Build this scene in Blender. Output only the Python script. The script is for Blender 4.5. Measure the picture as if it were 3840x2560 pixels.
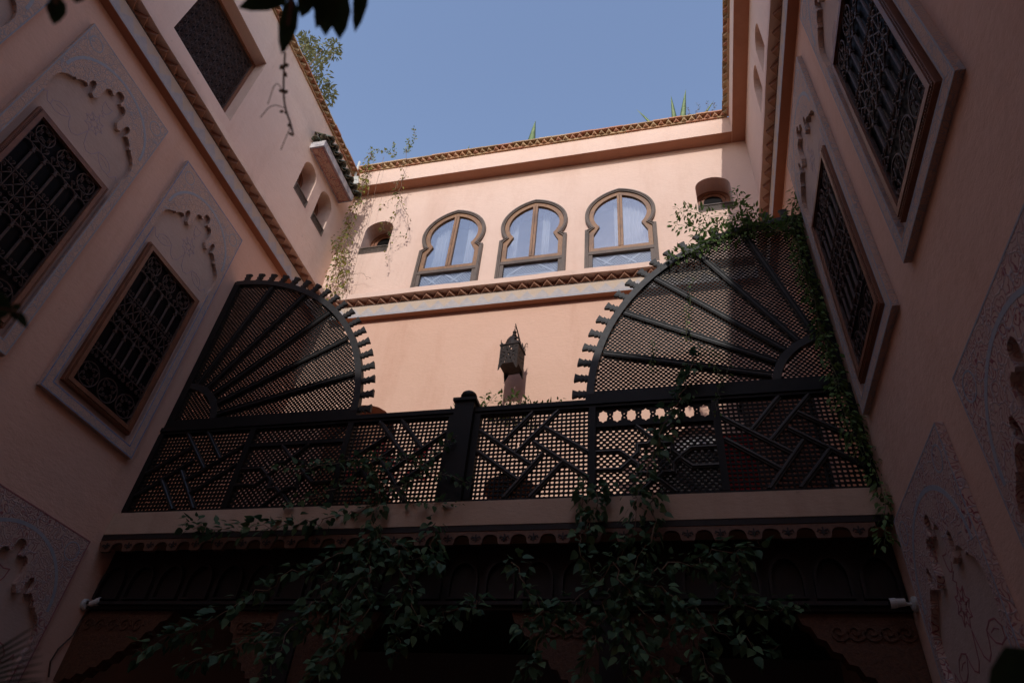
import bpy, bmesh, math, random
from mathutils import Vector, Matrix
from mathutils.geometry import tessellate_polygon

for o in list(bpy.data.objects): bpy.data.objects.remove(o)
S = bpy.context.scene
COL = S.collection
R = math.radians

# ------------------------------------------------------------------ camera
CAM = Vector((0, 0, 1.6))
RT = Vector((0.97090758, 0.22488741, 0.08224429))
UP = Vector((0.08514589, -0.64525347, 0.75920889))
FW = Vector((-0.22380494, 0.7301189, 0.64562973))
FPX = 2548.78
cam = bpy.data.cameras.new('camera'); co = bpy.data.objects.new('camera', cam); COL.objects.link(co)
co.matrix_world = Matrix(((RT.x, UP.x, -FW.x, CAM.x), (RT.y, UP.y, -FW.y, CAM.y), (RT.z, UP.z, -FW.z, CAM.z), (0, 0, 0, 1)))
cam.sensor_width = 36; cam.lens = FPX / 3840 * 36; cam.clip_end = 500; cam.clip_start = .05
cam.dof.use_dof = True; cam.dof.focus_distance = 8.0; cam.dof.aperture_fstop = 3.2
S.camera = co

# ------------------------------------------------------------------ sky, sun, exposure
SUN = Vector((0.07, -1.0, 0.58)).normalized()          # towards the sun
w = bpy.data.worlds.new('World'); S.world = w; w.use_nodes = True
nt = w.node_tree; bg = nt.nodes['Background']
sky = nt.nodes.new('ShaderNodeTexSky'); sky.sky_type = 'NISHITA'; sky.sun_disc = False
sky.sun_elevation = math.asin(SUN.z); sky.sun_rotation = math.atan2(SUN.x, SUN.y)
sky.air_density = 1.6; sky.dust_density = 0.8; sky.ozone_density = 0.5
tint = nt.nodes.new('ShaderNodeMix'); tint.data_type = 'RGBA'; tint.blend_type = 'MULTIPLY'; tint.inputs[0].default_value = 1
tint.inputs[7].default_value = (1.04, .99, 1.12, 1)      # slightly violet desert sky, the same all round
nt.links.new(sky.outputs[0], tint.inputs[6]); nt.links.new(tint.outputs[2], bg.inputs[0]); bg.inputs[1].default_value = 0.15
sl = bpy.data.lights.new('sun', 'SUN'); sl.energy = 2.0; sl.angle = R(0.6); sl.color = (1.0, .97, .93)
so = bpy.data.objects.new('sun', sl); COL.objects.link(so); so.rotation_euler = (-SUN).to_track_quat('-Z', 'Y').to_euler()
so.location = (0, -10, 20)
vs = S.view_settings; vs.view_transform = 'Standard'; vs.look = 'None'; vs.exposure = 0.36; vs.gamma = 1.0; vs.use_curve_mapping = False
S.render.engine = 'CYCLES'
S.cycles.max_bounces = 10; S.cycles.diffuse_bounces = 8; S.cycles.transparent_max_bounces = 8

# ------------------------------------------------------------------ coordinates of the place
XL, XR, XLU, XRU = -5.88, 1.61, -6.02, 1.655     # lower and upper faces of the side walls
YF, YB, Y0 = 5.62, 7.59, -6.1                     # railing, back wall, wall behind the camera
CZ = 9.05                                         # underside of the cornice
FL = lambda u, v, w: (XL + w, u, v)
FR = lambda u, v, w: (XR - w, u, v)
FLU = lambda u, v, w: (XLU + w, u, v)
FRU = lambda u, v, w: (XRU - w, u, v)
FB = lambda u, v, w: (u, YB - w, v)
FF = lambda u, v, w: (u, YF - w, v)
FG = lambda u, v, w: (u, 5.75 - w, v)
def ray(px, py):                                  # px in a 2352-wide picture
    u = (px * 1.63265 - 1920) / FPX; v = -(py * 1.63265 - 1280) / FPX
    return RT * u + UP * v + FW
def at(px, py, y):
    d = ray(px, py); return CAM + d * ((y - CAM.y) / d.y)
def atx(px, py, x):
    d = ray(px, py); return CAM + d * ((x - CAM.x) / d.x)
def atd(px, py, dist):
    d = ray(px, py).normalized(); return CAM + d * dist

# ------------------------------------------------------------------ mesh helpers
class MB:
    def __init__(s): s.v = []; s.f = []
    def add(s, vs, fs):
        n = len(s.v); s.v += [tuple(p) for p in vs]; s.f += [tuple(i + n for i in f) for f in fs]; return s
    def box(s, a0, a1, b0, b1, c0, c1, F=None):
        vs = [(x, y, z) for x in (a0, a1) for y in (b0, b1) for z in (c0, c1)]
        if F: vs = [F(*p) for p in vs]
        return s.add(vs, [(0, 1, 3, 2), (4, 6, 7, 5), (0, 4, 5, 1), (2, 3, 7, 6), (0, 2, 6, 4), (1, 5, 7, 3)])
    def prism(s, poly, w0, w1, F, holes=()):      # 2-d outline (u, v) given a depth
        loops = [list(poly)] + [list(h) for h in holes]
        flat = [p for l in loops for p in l]
        tri = tessellate_polygon([[Vector((p[0], p[1], 0)) for p in l] for l in loops])
        n = len(flat)
        vs = [F(p[0], p[1], w1) for p in flat] + [F(p[0], p[1], w0) for p in flat]
        fs = [tuple(t) for t in tri] + [tuple(i + n for i in reversed(t)) for t in tri]
        b = 0
        for l in loops:
            m = len(l)
            for i in range(m):
                j = (i + 1) % m; fs.append((b + i, b + j, b + j + n, b + i + n))
            b += m
        return s.add(vs, fs)
    def sheet(s, poly, w, F, holes=(), depth=None, back=None):
        loops = [list(poly)] + [list(h) for h in holes]
        flat = [p for l in loops for p in l]
        tri = tessellate_polygon([[Vector((p[0], p[1], 0)) for p in l] for l in loops])
        s.add([F(p[0], p[1], w) for p in flat], [tuple(t) for t in tri])
        for k, h in enumerate(holes):
            d = depth[k]; m = len(h)
            s.add([F(p[0], p[1], w) for p in h] + [F(p[0], p[1], w - d) for p in h], [(i, (i + 1) % m, (i + 1) % m + m, i + m) for i in range(m)])
        if back is not None:
            m = len(poly)
            s.add([F(p[0], p[1], w) for p in poly] + [F(p[0], p[1], w - back) for p in poly],
                  [(i, (i + 1) % m, (i + 1) % m + m, i + m) for i in range(m)] + [tuple(range(m, 2 * m))])
        return s
    def tube(s, pts, r, n=5, closed=False, caps=True):
        pts = [Vector(p) for p in pts]; m = len(pts); rings = []
        rr = r if isinstance(r, (list, tuple)) else [r] * m
        ref = None
        for i, p in enumerate(pts):
            a = pts[(i - 1) % m] if (i > 0 or closed) else p
            b = pts[(i + 1) % m] if (i < m - 1 or closed) else p
            t = (b - a)
            t = t.normalized() if t.length > 1e-9 else Vector((0, 0, 1))
            if ref is None:
                ref = t.orthogonal().normalized()
            ref = (ref - t * ref.dot(t))
            ref = ref.normalized() if ref.length > 1e-6 else t.orthogonal().normalized()
            q = t.cross(ref)
            rings.append([p + (ref * math.cos(2 * math.pi * k / n) + q * math.sin(2 * math.pi * k / n)) * rr[i] for k in range(n)])
        vs = [p for g in rings for p in g]; fs = []
        for i in range(m if closed else m - 1):
            for k in range(n):
                k2 = (k + 1) % n; i2 = (i + 1) % m
                fs.append((i * n + k, i * n + k2, i2 * n + k2, i2 * n + k))
        if caps and not closed: fs += [tuple(range(n - 1, -1, -1)), tuple(range((m - 1) * n, m * n))]
        return s.add(vs, fs)
    def ribbon(s, pts, hw, w0, w1, F, closed=False, ht=None):   # flat moulding or painted line along (u, v) points
        m = len(pts); P = [Vector(p) for p in pts]; L_ = []; R_ = []; T1 = []; T2 = []
        for i in range(m):
            a = P[(i - 1) % m] if (i > 0 or closed) else P[i]
            b = P[(i + 1) % m] if (i < m - 1 or closed) else P[i]
            t1 = (P[i] - a); t2 = (b - P[i])
            t1 = t1.normalized() if t1.length > 1e-9 else t2.normalized()
            t2 = t2.normalized() if t2.length > 1e-9 else t1
            t = (t1 + t2); t = t.normalized() if t.length > 1e-6 else t1
            nn = Vector((-t.y, t.x)); c = max(.45, nn.dot(Vector((-t1.y, t1.x))))
            L_.append(P[i] + nn * hw / c); R_.append(P[i] - nn * hw / c); T1.append(P[i] + nn * (ht if ht is not None else hw) / c); T2.append(P[i] - nn * (ht if ht is not None else hw) / c)
        vs = [F(p.x, p.y, w1) for p in T1] + [F(p.x, p.y, w1) for p in T2] + [F(p.x, p.y, w0) for p in L_] + [F(p.x, p.y, w0) for p in R_]
        fs = []
        for i in range(m if closed else m - 1):
            j = (i + 1) % m
            fs += [(i, j, j + m, i + m), (i + 2 * m, i + 3 * m, j + 3 * m, j + 2 * m), (i, i + 2 * m, j + 2 * m, j), (i + m, j + m, j + 3 * m, i + 3 * m)]
        if not closed: fs += [(0, m, 3 * m, 2 * m), (m - 1, 3 * m - 1, 4 * m - 1, 2 * m - 1)]
        return s.add(vs, fs)
    def lathe(s, prof, n=16, c=(0, 0, 0)):           # (radius, z) about the z axis
        m = len(prof)
        vs = [(c[0] + r * math.cos(2 * math.pi * k / n), c[1] + r * math.sin(2 * math.pi * k / n), c[2] + z) for r, z in prof for k in range(n)]
        fs = [(i * n + k, i * n + (k + 1) % n, (i + 1) * n + (k + 1) % n, (i + 1) * n + k) for i in range(m - 1) for k in range(n)]
        fs += [tuple(range(n - 1, -1, -1)), tuple(range((m - 1) * n, m * n))]
        return s.add(vs, fs)
    def mesh(s, name, mat, smooth=False, recalc=True):
        me = bpy.data.meshes.new(name); me.from_pydata(s.v, [], s.f); me.update()
        if recalc:
            b = bmesh.new(); b.from_mesh(me); bmesh.ops.recalc_face_normals(b, faces=b.faces); b.to_mesh(me); b.free()
        if mat: me.materials.append(mat)
        if smooth: me.polygons.foreach_set('use_smooth', [True] * len(me.polygons))
        return me
    def build(s, name, mat, parent=None, smooth=False, recalc=True, kind=None, label=None):
        return obj(name, s.mesh(name, mat, smooth, recalc), parent, kind, label)
def obj(name, me, parent=None, kind=None, label=None, loc=None, rot=None, scale=None):
    o = bpy.data.objects.new(name, me); COL.objects.link(o)
    if parent is not None:
        o.parent = parent
        p = parent; T = Matrix.Identity(4)
        off = Vector((0, 0, 0))
        while p is not None:
            off += p.get('_base', Vector((0, 0, 0))) if False else Vector((0, 0, 0)); p = p.parent
        o.matrix_parent_inverse = Matrix.Translation(-Vector(BASE.get(parent.name, (0, 0, 0))))
        BASE[o.name] = (0, 0, 0) if loc is None else tuple(loc)
    if loc is not None: o.location = loc
    if rot is not None: o.rotation_euler = rot
    if scale is not None: o.scale = scale if hasattr(scale, '__len__') else (scale,) * 3
    if kind: o['kind'] = kind
    if label: o['label'] = label
    return o
BASE = {}
def thing(name, label, cat, loc, group=None):
    o = bpy.data.objects.new(name, None); COL.objects.link(o); o.location = loc; o.empty_display_size = .1
    BASE[o.name] = tuple(loc)
    o['label'] = label; o['category'] = cat
    if group: o['group'] = group
    return o
def tag(o, label, cat, group=None, kind=None):
    if label: o['label'] = label
    if cat: o['category'] = cat
    if group: o['group'] = group
    if kind: o['kind'] = kind
    return o

# ------------------------------------------------------------------ materials
def newmat(name):
    m = bpy.data.materials.new(name); m.use_nodes = True; t = m.node_tree
    return m, t, t.nodes['Principled BSDF']
def mixc(t, a, b, fac):
    n = t.nodes.new('ShaderNodeMix'); n.data_type = 'RGBA'
    if isinstance(a, tuple): n.inputs[6].default_value = (*a, 1)
    else: t.links.new(a, n.inputs[6])
    if isinstance(b, tuple): n.inputs[7].default_value = (*b, 1)
    else: t.links.new(b, n.inputs[7])
    if isinstance(fac, (int, float)): n.inputs[0].default_value = fac
    else: t.links.new(fac, n.inputs[0])
    return n.outputs[2]
def noise(t, scale, detail=4, rough=.6, stretch=None):
    c = t.nodes.new('ShaderNodeTexCoord'); n = t.nodes.new('ShaderNodeTexNoise'); n.inputs['Scale'].default_value = scale
    n.inputs['Detail'].default_value = detail; n.inputs['Roughness'].default_value = rough
    if stretch:
        m = t.nodes.new('ShaderNodeMapping'); m.inputs['Scale'].default_value = stretch
        t.links.new(c.outputs['Object'], m.inputs[0]); t.links.new(m.outputs[0], n.inputs[0])
    else: t.links.new(c.outputs['Object'], n.inputs[0])
    return n.outputs[0]
def ramp(t, x, a, b):
    n = t.nodes.new('ShaderNodeMapRange'); n.inputs[1].default_value = a; n.inputs[2].default_value = b; t.links.new(x, n.inputs[0]); return n.outputs[0]
def math_(t, op, a, b=None):
    n = t.nodes.new('ShaderNodeMath'); n.operation = op
    for i, x in enumerate((a, b)):
        if x is None: continue
        if isinstance(x, (int, float)): n.inputs[i].default_value = x
        else: t.links.new(x, n.inputs[i])
    return n.outputs[0]
def bump(t, bs, h, dist, strength=1.):
    n = t.nodes.new('ShaderNodeBump'); n.inputs['Distance'].default_value = dist; n.inputs['Strength'].default_value = strength
    t.links.new(h, n.inputs['Height']); t.links.new(n.outputs[0], bs.inputs['Normal'])
def plain(name, c1, c2=None, rough=.7, scale=6, bumpd=0., spec=.5, stretch=None, metal=0, lo=.35, hi=.65, bscale=None):
    m, t, b = newmat(name)
    b.inputs['Roughness'].default_value = rough; b.inputs['Specular IOR Level'].default_value = spec; b.inputs['Metallic'].default_value = metal
    if c2 is None: b.inputs['Base Color'].default_value = (*c1, 1)
    else:
        n = noise(t, scale, 5, .6, stretch); t.links.new(mixc(t, c1, c2, ramp(t, n, lo, hi)), b.inputs['Base Color'])
    if bumpd: bump(t, b, noise(t, bscale or scale * 4, 5, .65, stretch), bumpd)
    return m
def plaster(name, c, c2, stain):
    m, t, b = newmat(name); b.inputs['Roughness'].default_value = .92; b.inputs['Specular IOR Level'].default_value = .2
    big = noise(t, .9, 6, .65); streak = noise(t, 1.3, 6, .7, (1, 1, .22)); fine = noise(t, 38, 4, .7)
    x = mixc(t, c, c2, ramp(t, big, .35, .7))
    x = mixc(t, x, stain, math_(t, 'MULTIPLY', ramp(t, streak, .50, .78), .8))
    x = mixc(t, x, tuple(k * .9 for k in c), math_(t, 'MULTIPLY', ramp(t, fine, .5, .75), .35))
    t.links.new(x, b.inputs['Base Color'])
    h = math_(t, 'ADD', noise(t, 5, 5, .55), math_(t, 'MULTIPLY', noise(t, 90, 3, .6), .12))
    x2 = x
    sp_ = ramp(t, noise(t, 17, 2, .5), .72, .78); x2 = mixc(t, x2, tuple(k * .62 for k in c), math_(t, 'MULTIPLY', sp_, .5))
    t.links.new(x2, b.inputs['Base Color'])
    h = math_(t, 'ADD', h, math_(t, 'MULTIPLY', noise(t, 14, 3, .6, (1, 1, 2.5)), .3))
    bump(t, b, h, .009)
    return m
def arabesque(name, base, line, line2, scale=15, wmul=26, thr=.35):   # painted scrolls on plaster
    m, t, b = newmat(name); b.inputs['Roughness'].default_value = .9; b.inputs['Specular IOR Level'].default_value = .2
    c = t.nodes.new('ShaderNodeTexCoord')
    nn = t.nodes.new('ShaderNodeTexNoise'); nn.inputs['Scale'].default_value = 9; nn.inputs['Detail'].default_value = 2
    t.links.new(c.outputs['Object'], nn.inputs[0])
    sc = t.nodes.new('ShaderNodeVectorMath'); sc.operation = 'SCALE'; sc.inputs[3].default_value = .09; t.links.new(nn.outputs[1], sc.inputs[0])
    ad = t.nodes.new('ShaderNodeVectorMath'); t.links.new(c.outputs['Object'], ad.inputs[0]); t.links.new(sc.outputs[0], ad.inputs[1])
    v = t.nodes.new('ShaderNodeTexVoronoi'); v.inputs['Scale'].default_value = scale; t.links.new(ad.outputs[0], v.inputs[0])
    s = math_(t, 'SINE', math_(t, 'MULTIPLY', v.outputs['Distance'], wmul))
    l1 = ramp(t, s, thr, thr + .25)
    v2 = t.nodes.new('ShaderNodeTexVoronoi'); v2.feature = 'DISTANCE_TO_EDGE'; v2.inputs['Scale'].default_value = scale * .8; t.links.new(ad.outputs[0], v2.inputs[0])
    l2 = math_(t, 'SUBTRACT', 1, ramp(t, v2.outputs[0], .02, .06))
    wear = ramp(t, noise(t, 4, 4), .3, .6)
    x = mixc(t, base, line, math_(t, 'MULTIPLY', l1, wear)); x = mixc(t, x, line2, math_(t, 'MULTIPLY', math_(t, 'MULTIPLY', l2, wear), .8))
    t.links.new(x, b.inputs['Base Color'])
    bump(t, b, math_(t, 'MAXIMUM', l1, l2), .004)
    return m
def woodm(name, c1, c2, rough=.45, stretch=(1, 1, 1), scale=14, bumpd=.002, spec=.5):
    m, t, b = newmat(name)
    n = noise(t, scale, 6, .7, stretch); n2 = noise(t, 2.2, 3)
    t.links.new(mixc(t, mixc(t, c1, c2, ramp(t, n, .35, .65)), tuple(k * .6 for k in c1), ramp(t, n2, .5, .8)), b.inputs['Base Color'])
    t.links.new(ramp(t, n, 0., 1.), b.inputs['Roughness']); b.inputs['Specular IOR Level'].default_value = spec
    r_ = t.nodes.new('ShaderNodeMapRange'); r_.inputs[3].default_value = rough - .12; r_.inputs[4].default_value = rough + .2; t.links.new(n, r_.inputs[0]); t.links.new(r_.outputs[0], b.inputs['Roughness'])
    bump(t, b, n, bumpd)
    return m
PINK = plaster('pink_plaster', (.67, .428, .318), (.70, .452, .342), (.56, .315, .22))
PINKU = plaster('lighter_pink_plaster', (.715, .518, .42), (.74, .545, .448), (.60, .40, .31))  # lighter, less saturated pink for upper walls, parapets and copings
DEEP = plaster('soffit_shade_terracotta', (.36, .165, .10), (.40, .19, .12), (.30, .13, .08))  # shade under the overhangs, put into the soffit colour as dark terracotta
PINKP = plaster('pale_pink_plaster', (.50, .375, .31), (.53, .40, .335), (.43, .32, .26))
LEDGE = plaster('ochre_plaster', (.45, .32, .23), (.50, .37, .28), (.33, .215, .15))
PANELM = arabesque('painted_stucco_blue', (.57, .39, .30), (.39, .335, .32), (.31, .32, .345))
PANELR = arabesque('painted_stucco_red', (.53, .38, .315), (.30, .10, .11), (.39, .36, .37), 13, 24, .5)
BLUE = plain('blue_grey_paint', (.30, .33, .38), (.36, .37, .39), .9, 20)
BLUE2 = plain('blue_line_paint', (.13, .19, .34), (.26, .32, .42), .9, 12)
LINE = plain('violet_line_paint', (.40, .32, .34), (.44, .35, .35), .9, 20)
REDL = plain('red_line_paint', (.30, .09, .10), (.34, .14, .14), .9, 20)
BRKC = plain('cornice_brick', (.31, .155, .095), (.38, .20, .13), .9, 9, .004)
TERRA = []
for k, (a, b_) in enumerate((((.40, .20, .11), (.50, .30, .17)), ((.46, .22, .13), (.36, .17, .10)), ((.42, .28, .15), (.50, .35, .20)), ((.36, .24, .13), (.30, .19, .10)))):
    TERRA.append(plain('terracotta_%s' % 'abcd'[k], a, b_, .85, 22, .004))
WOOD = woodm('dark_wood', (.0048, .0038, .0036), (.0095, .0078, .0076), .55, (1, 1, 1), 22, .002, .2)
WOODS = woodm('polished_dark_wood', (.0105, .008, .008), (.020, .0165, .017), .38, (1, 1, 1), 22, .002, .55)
WOODG = woodm('weathered_grey_wood', (.075, .048, .033), (.145, .102, .078), .6, (6, 6, 1.2), 9)
WOODO = woodm('varnished_orange_wood', (.16, .065, .022), (.31, .155, .058), .5, (7, 7, 1.5), 8)
WOODR = woodm('red_brown_wood', (.17, .058, .026), (.25, .098, .044), .5, (6, 1.4, 1.4), 9)
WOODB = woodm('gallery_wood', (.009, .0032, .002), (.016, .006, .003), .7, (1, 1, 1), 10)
CARVE = woodm('carved_cedar', (.12, .042, .012), (.065, .023, .008), .6, (1, 1, 1), 30, .012)
VAL = woodm('valance_wood', (.15, .068, .036), (.10, .043, .023), .6, (1, 1, 1), 20)
IRON = plain('wrought_iron', (.05, .028, .022), (.095, .052, .038), .6, 30, .002, spec=.3)
LANT = plain('rusted_tin', (.015, .0095, .0075), (.033, .020, .015), .6, 25, .001, spec=.2)
DARKG = plain('dark_glass', (.006, .0045, .005), None, .5, spec=.05)
WHITE = plain('white_plastic', (.50, .50, .47), None, .45)
MARB = plain('grey_veined_paint', (.55, .52, .52), (.30, .28, .30), .7, 7, lo=.45, hi=.62)
GREEN = plain('green_glazed_tile', (.05, .095, .065), (.17, .125, .075), .25, 14, .003, .7)
UNDER = arabesque('painted_underside', (.52, .33, .26), (.16, .10, .12), (.38, .11, .09), 9, 18, .55)
PALE = plain('pale_blue_grey_wood', (.46, .50, .57), (.56, .59, .64), .6, 12)
CURT = plain('white_curtain', (.52, .50, .47), None, .9)
WHTE = plain('white_paint', (.8, .79, .77), None, .8)
REDC = plain('red_cloth', (.68, .04, .05), (.55, .03, .04), .9, 20)
FLOORM = plain('zellige_floor', (.30, .22, .17), (.22, .17, .13), .5, 3)
TERR = plain('terrace_tile', (.40, .20, .12), (.34, .16, .09), .7, 5)
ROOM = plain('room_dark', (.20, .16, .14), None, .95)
STEM = plain('vine_stem', (.16, .10, .065), (.22, .15, .10), .9, 30)
STEMG = plain('green_stem', (.09, .12, .05), (.14, .13, .07), .8, 30)
def leafm(name, c1, c2, rough=.62, trans=.3):
    m, t, b = newmat(name)
    oi = t.nodes.new('ShaderNodeObjectInfo'); n = noise(t, 7, 3)
    x = mixc(t, c1, c2, ramp(t, n, .35, .65)); x = mixc(t, x, tuple(k * 1.35 for k in c2), math_(t, 'MULTIPLY', oi.outputs['Random'], .5))
    t.links.new(x, b.inputs['Base Color']); b.inputs['Roughness'].default_value = rough; b.inputs['Specular IOR Level'].default_value = .28
    tr = t.nodes.new('ShaderNodeBsdfTranslucent'); t.links.new(x, tr.inputs[0])
    mx = t.nodes.new('ShaderNodeMixShader'); mx.inputs[0].default_value = trans
    t.links.new(b.outputs[0], mx.inputs[1]); t.links.new(tr.outputs[0], mx.inputs[2]); t.links.new(mx.outputs[0], t.nodes['Material Output'].inputs[0])
    return m
LEAF = leafm('bougainvillea_leaf', (.042, .088, .042), (.07, .13, .062))
LEAF2 = leafm('bougainvillea_leaf_young', (.07, .12, .05), (.10, .16, .065))
LEAFJ = leafm('jasmine_leaf', (.07, .13, .035), (.12, .19, .05))
LEAFY = leafm('yellowing_leaf', (.16, .20, .05), (.30, .28, .06))
LEAFD = leafm('dry_leaf', (.14, .08, .045), (.20, .13, .07))
LEAFK = leafm('foreground_leaf', (.018, .035, .012), (.03, .055, .018), .5, .15)
LEAFT = leafm('tree_leaf', (.10, .12, .045), (.19, .19, .085))
AGAVE = leafm('agave_blade', (.10, .17, .06), (.20, .26, .12), .5, .1)
FLOW = leafm('pink_bract', (.55, .05, .08), (.6, .12, .13))
def glassm():
    m, t, b = newmat('window_glass')
    gl = t.nodes.new('ShaderNodeBsdfGlossy'); gl.inputs['Roughness'].default_value = .015; gl.inputs[0].default_value = (1, 1, 1, 1)
    tr = t.nodes.new('ShaderNodeBsdfTransparent'); tr.inputs[0].default_value = (.86, .88, .90, 1)
    n = noise(t, 3, 2); bp = t.nodes.new('ShaderNodeBump'); bp.inputs['Distance'].default_value = .004; t.links.new(n, bp.inputs['Height']); t.links.new(bp.outputs[0], gl.inputs['Normal'])
    mx = t.nodes.new('ShaderNodeMixShader'); mx.inputs[0].default_value = .26; t.links.new(tr.outputs[0], mx.inputs[1]); t.links.new(gl.outputs[0], mx.inputs[2])
    t.links.new(mx.outputs[0], t.nodes['Material Output'].inputs[0]); return m
GLASS = glassm()
GLASS2 = glassm(); GLASS2.name = 'lower_window_glass'
for n_ in GLASS2.node_tree.nodes:
    if n_.type == 'MIX_SHADER': n_.inputs[0].default_value = .09
def zigzagm():     # ochre teeth painted on blue-grey plaster; the teeth follow the cornice in x and y
    m, t, b = newmat('painted_zigzag'); b.inputs['Roughness'].default_value = .9; b.inputs['Specular IOR Level'].default_value = .2
    c = t.nodes.new('ShaderNodeTexCoord'); s = t.nodes.new('ShaderNodeSeparateXYZ'); t.links.new(c.outputs['Object'], s.inputs[0])
    along = math_(t, 'ADD', s.outputs[0], s.outputs[1])
    p = math_(t, 'PINGPONG', math_(t, 'ADD', along, math_(t, 'MULTIPLY', noise(t, 6, 3), .06)), .125)
    h = math_(t, 'MULTIPLY', math_(t, 'SUBTRACT', s.outputs[2], CZ + .05), .8)
    k = ramp(t, math_(t, 'SUBTRACT', h, p), -.012, .012)
    pale = ramp(t, noise(t, 11, 5, .7), .38, .62)
    x = mixc(t, mixc(t, (.42, .39, .39), (.50, .45, .43), pale), mixc(t, (.56, .43, .31), (.55, .45, .37), pale), math_(t, 'MULTIPLY', k, .95))
    ln = ramp(t, math_(t, 'ABSOLUTE', math_(t, 'SUBTRACT', s.outputs[2], CZ + .022)), .006, .003)
    x = mixc(t, x, (.27, .34, .45), math_(t, 'MULTIPLY', ln, .8))
    t.links.new(x, b.inputs['Base Color']); bump(t, b, noise(t, 26, 5, .7), .005); return m
ZIG = zigzagm()

# ------------------------------------------------------------------ the setting: floors, walls
tag(MB().add([(-60, -60, 0), (60, -60, 0), (60, 60, 0), (-60, 60, 0)], [(0, 1, 2, 3)]).build('ground', FLOORM, recalc=False), None, None, kind='structure')
tag(MB().box(XL, XR, 5.60, YB + .3, 4.22, 4.46).build('terrace_floor', TERR), None, None, kind='structure')
def arch(cx, hw, z0, zs, zt, n=14):               # round-headed opening: centre, half width, sill, spring, crown
    p = [(cx - hw, z0), (cx + hw, z0)]
    for i in range(n + 1):
        a = math.pi * i / n; p.append((cx + hw * math.cos(a), zs + (zt - zs) * math.sin(a)))
    return p
def horseshoe(cx, z0, s, hw, sh, r, zc, neck):    # half width, shoulder height, circle radius, circle centre
    a0 = -math.acos(min(1, neck / r)); pts = [(hw, z0), (hw, sh)]
    n = 22
    for i in range(n + 1):
        a = a0 + (math.pi / 2 - a0) * i / n
        k = 1 + .105 * max(0., a / (math.pi / 2)) ** 3
        pts.append((r * math.cos(a), zc + r * math.sin(a) * k))
    half = pts
    full = [(cx + x, z) for x, z in half] + [(cx - x, z) for x, z in reversed(half[:-1])]
    return full
rect = lambda a, b, c, d: [(a, c), (b, c), (b, d), (a, d)]

# left wall, lower and upper storey
lw_ = thing('courtyard_wall', 'tall shaded pink plaster wall on the left of the courtyard', 'wall', (XL, 0, 0))
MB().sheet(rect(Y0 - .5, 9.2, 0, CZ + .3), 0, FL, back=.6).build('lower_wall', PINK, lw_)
LN = [(6.185, .22), (6.845, .22)]
UPW = (2.89, 4.30, 10.21, 11.93)
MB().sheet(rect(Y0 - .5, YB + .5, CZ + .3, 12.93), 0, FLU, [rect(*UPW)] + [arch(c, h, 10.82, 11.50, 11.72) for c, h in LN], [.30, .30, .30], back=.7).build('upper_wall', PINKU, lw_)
# right wall
rw_ = thing('courtyard_wall', 'tall shaded pink plaster wall on the right of the courtyard', 'wall', (XR, 0, 0))
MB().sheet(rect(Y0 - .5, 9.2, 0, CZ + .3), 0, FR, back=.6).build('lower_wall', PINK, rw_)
RN = [(5.28, .21), (5.93, .21)]
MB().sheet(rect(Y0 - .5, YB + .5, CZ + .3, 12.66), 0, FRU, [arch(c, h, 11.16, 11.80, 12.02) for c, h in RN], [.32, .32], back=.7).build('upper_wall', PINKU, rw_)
MB().box(XRU - .234, XRU + .6, Y0, YB + .6, 12.65, 13.115).build('parapet', PINKU, rw_)
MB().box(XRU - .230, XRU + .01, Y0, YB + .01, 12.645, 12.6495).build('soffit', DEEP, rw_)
# back wall
bw_ = thing('courtyard_wall', 'sunlit pink plaster back wall with three horseshoe windows', 'wall', (-2.1, YB, 4.46))
WX = [-3.645, -2.145, -.63]; WZ = 9.755
outer = lambda cx: horseshoe(cx, WZ, 1, .60, WZ + .90, .605, WZ + 1.27, .50)
BN = [(-5.225, .29), (.962, .29)]
DOOR = arch(-4.55, .62, 4.47, 6.68, 7.30); DOOR2 = arch(.24, .50, 4.47, 6.15, 6.56)
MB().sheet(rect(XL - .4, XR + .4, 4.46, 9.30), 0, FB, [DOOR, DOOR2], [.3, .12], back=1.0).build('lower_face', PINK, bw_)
MB().sheet(rect(XL - .4, XR + .4, 9.30, 12.66), 0, FB,
           [horseshoe(c, WZ - .13, 1, .545, WZ + .85, .55, WZ + 1.27, .44) for c in WX] + [arch(c, h, 10.815, 11.46, 11.71) for c, h in BN],
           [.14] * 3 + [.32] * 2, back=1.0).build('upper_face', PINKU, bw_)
MB().box(XL - .4, XRU - .234, YB - .235, YB + .6, 12.65, 13.115).build('parapet', PINKU, bw_)
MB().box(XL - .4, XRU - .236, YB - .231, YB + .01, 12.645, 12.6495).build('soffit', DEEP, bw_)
# wall behind the camera, shading the courtyard; two unseen blocks are added for more shade
fw_ = thing('courtyard_wall', 'pink plaster wall closing the courtyard behind the viewer', 'wall', (-2.1, Y0, 0))
MB().box(XL - .6, XR + .6, Y0 - .5, Y0, 0, 13.0).build('wall_face', PINK, fw_)
MB().box(-9.5, -3.55, Y0 - 3.0, Y0 - .02, 0, 15.1).build('fan_shade_block', PINK, fw_)  # unseen block added to shade the left fan screen
MB().box(-9.5, -5.2, Y0 - 2.9, Y0 - .1, 15.1, 18.6).build('jamb_shade_block', PINK, fw_)  # unseen block added to keep sun off the upper left jamb and niches

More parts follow.
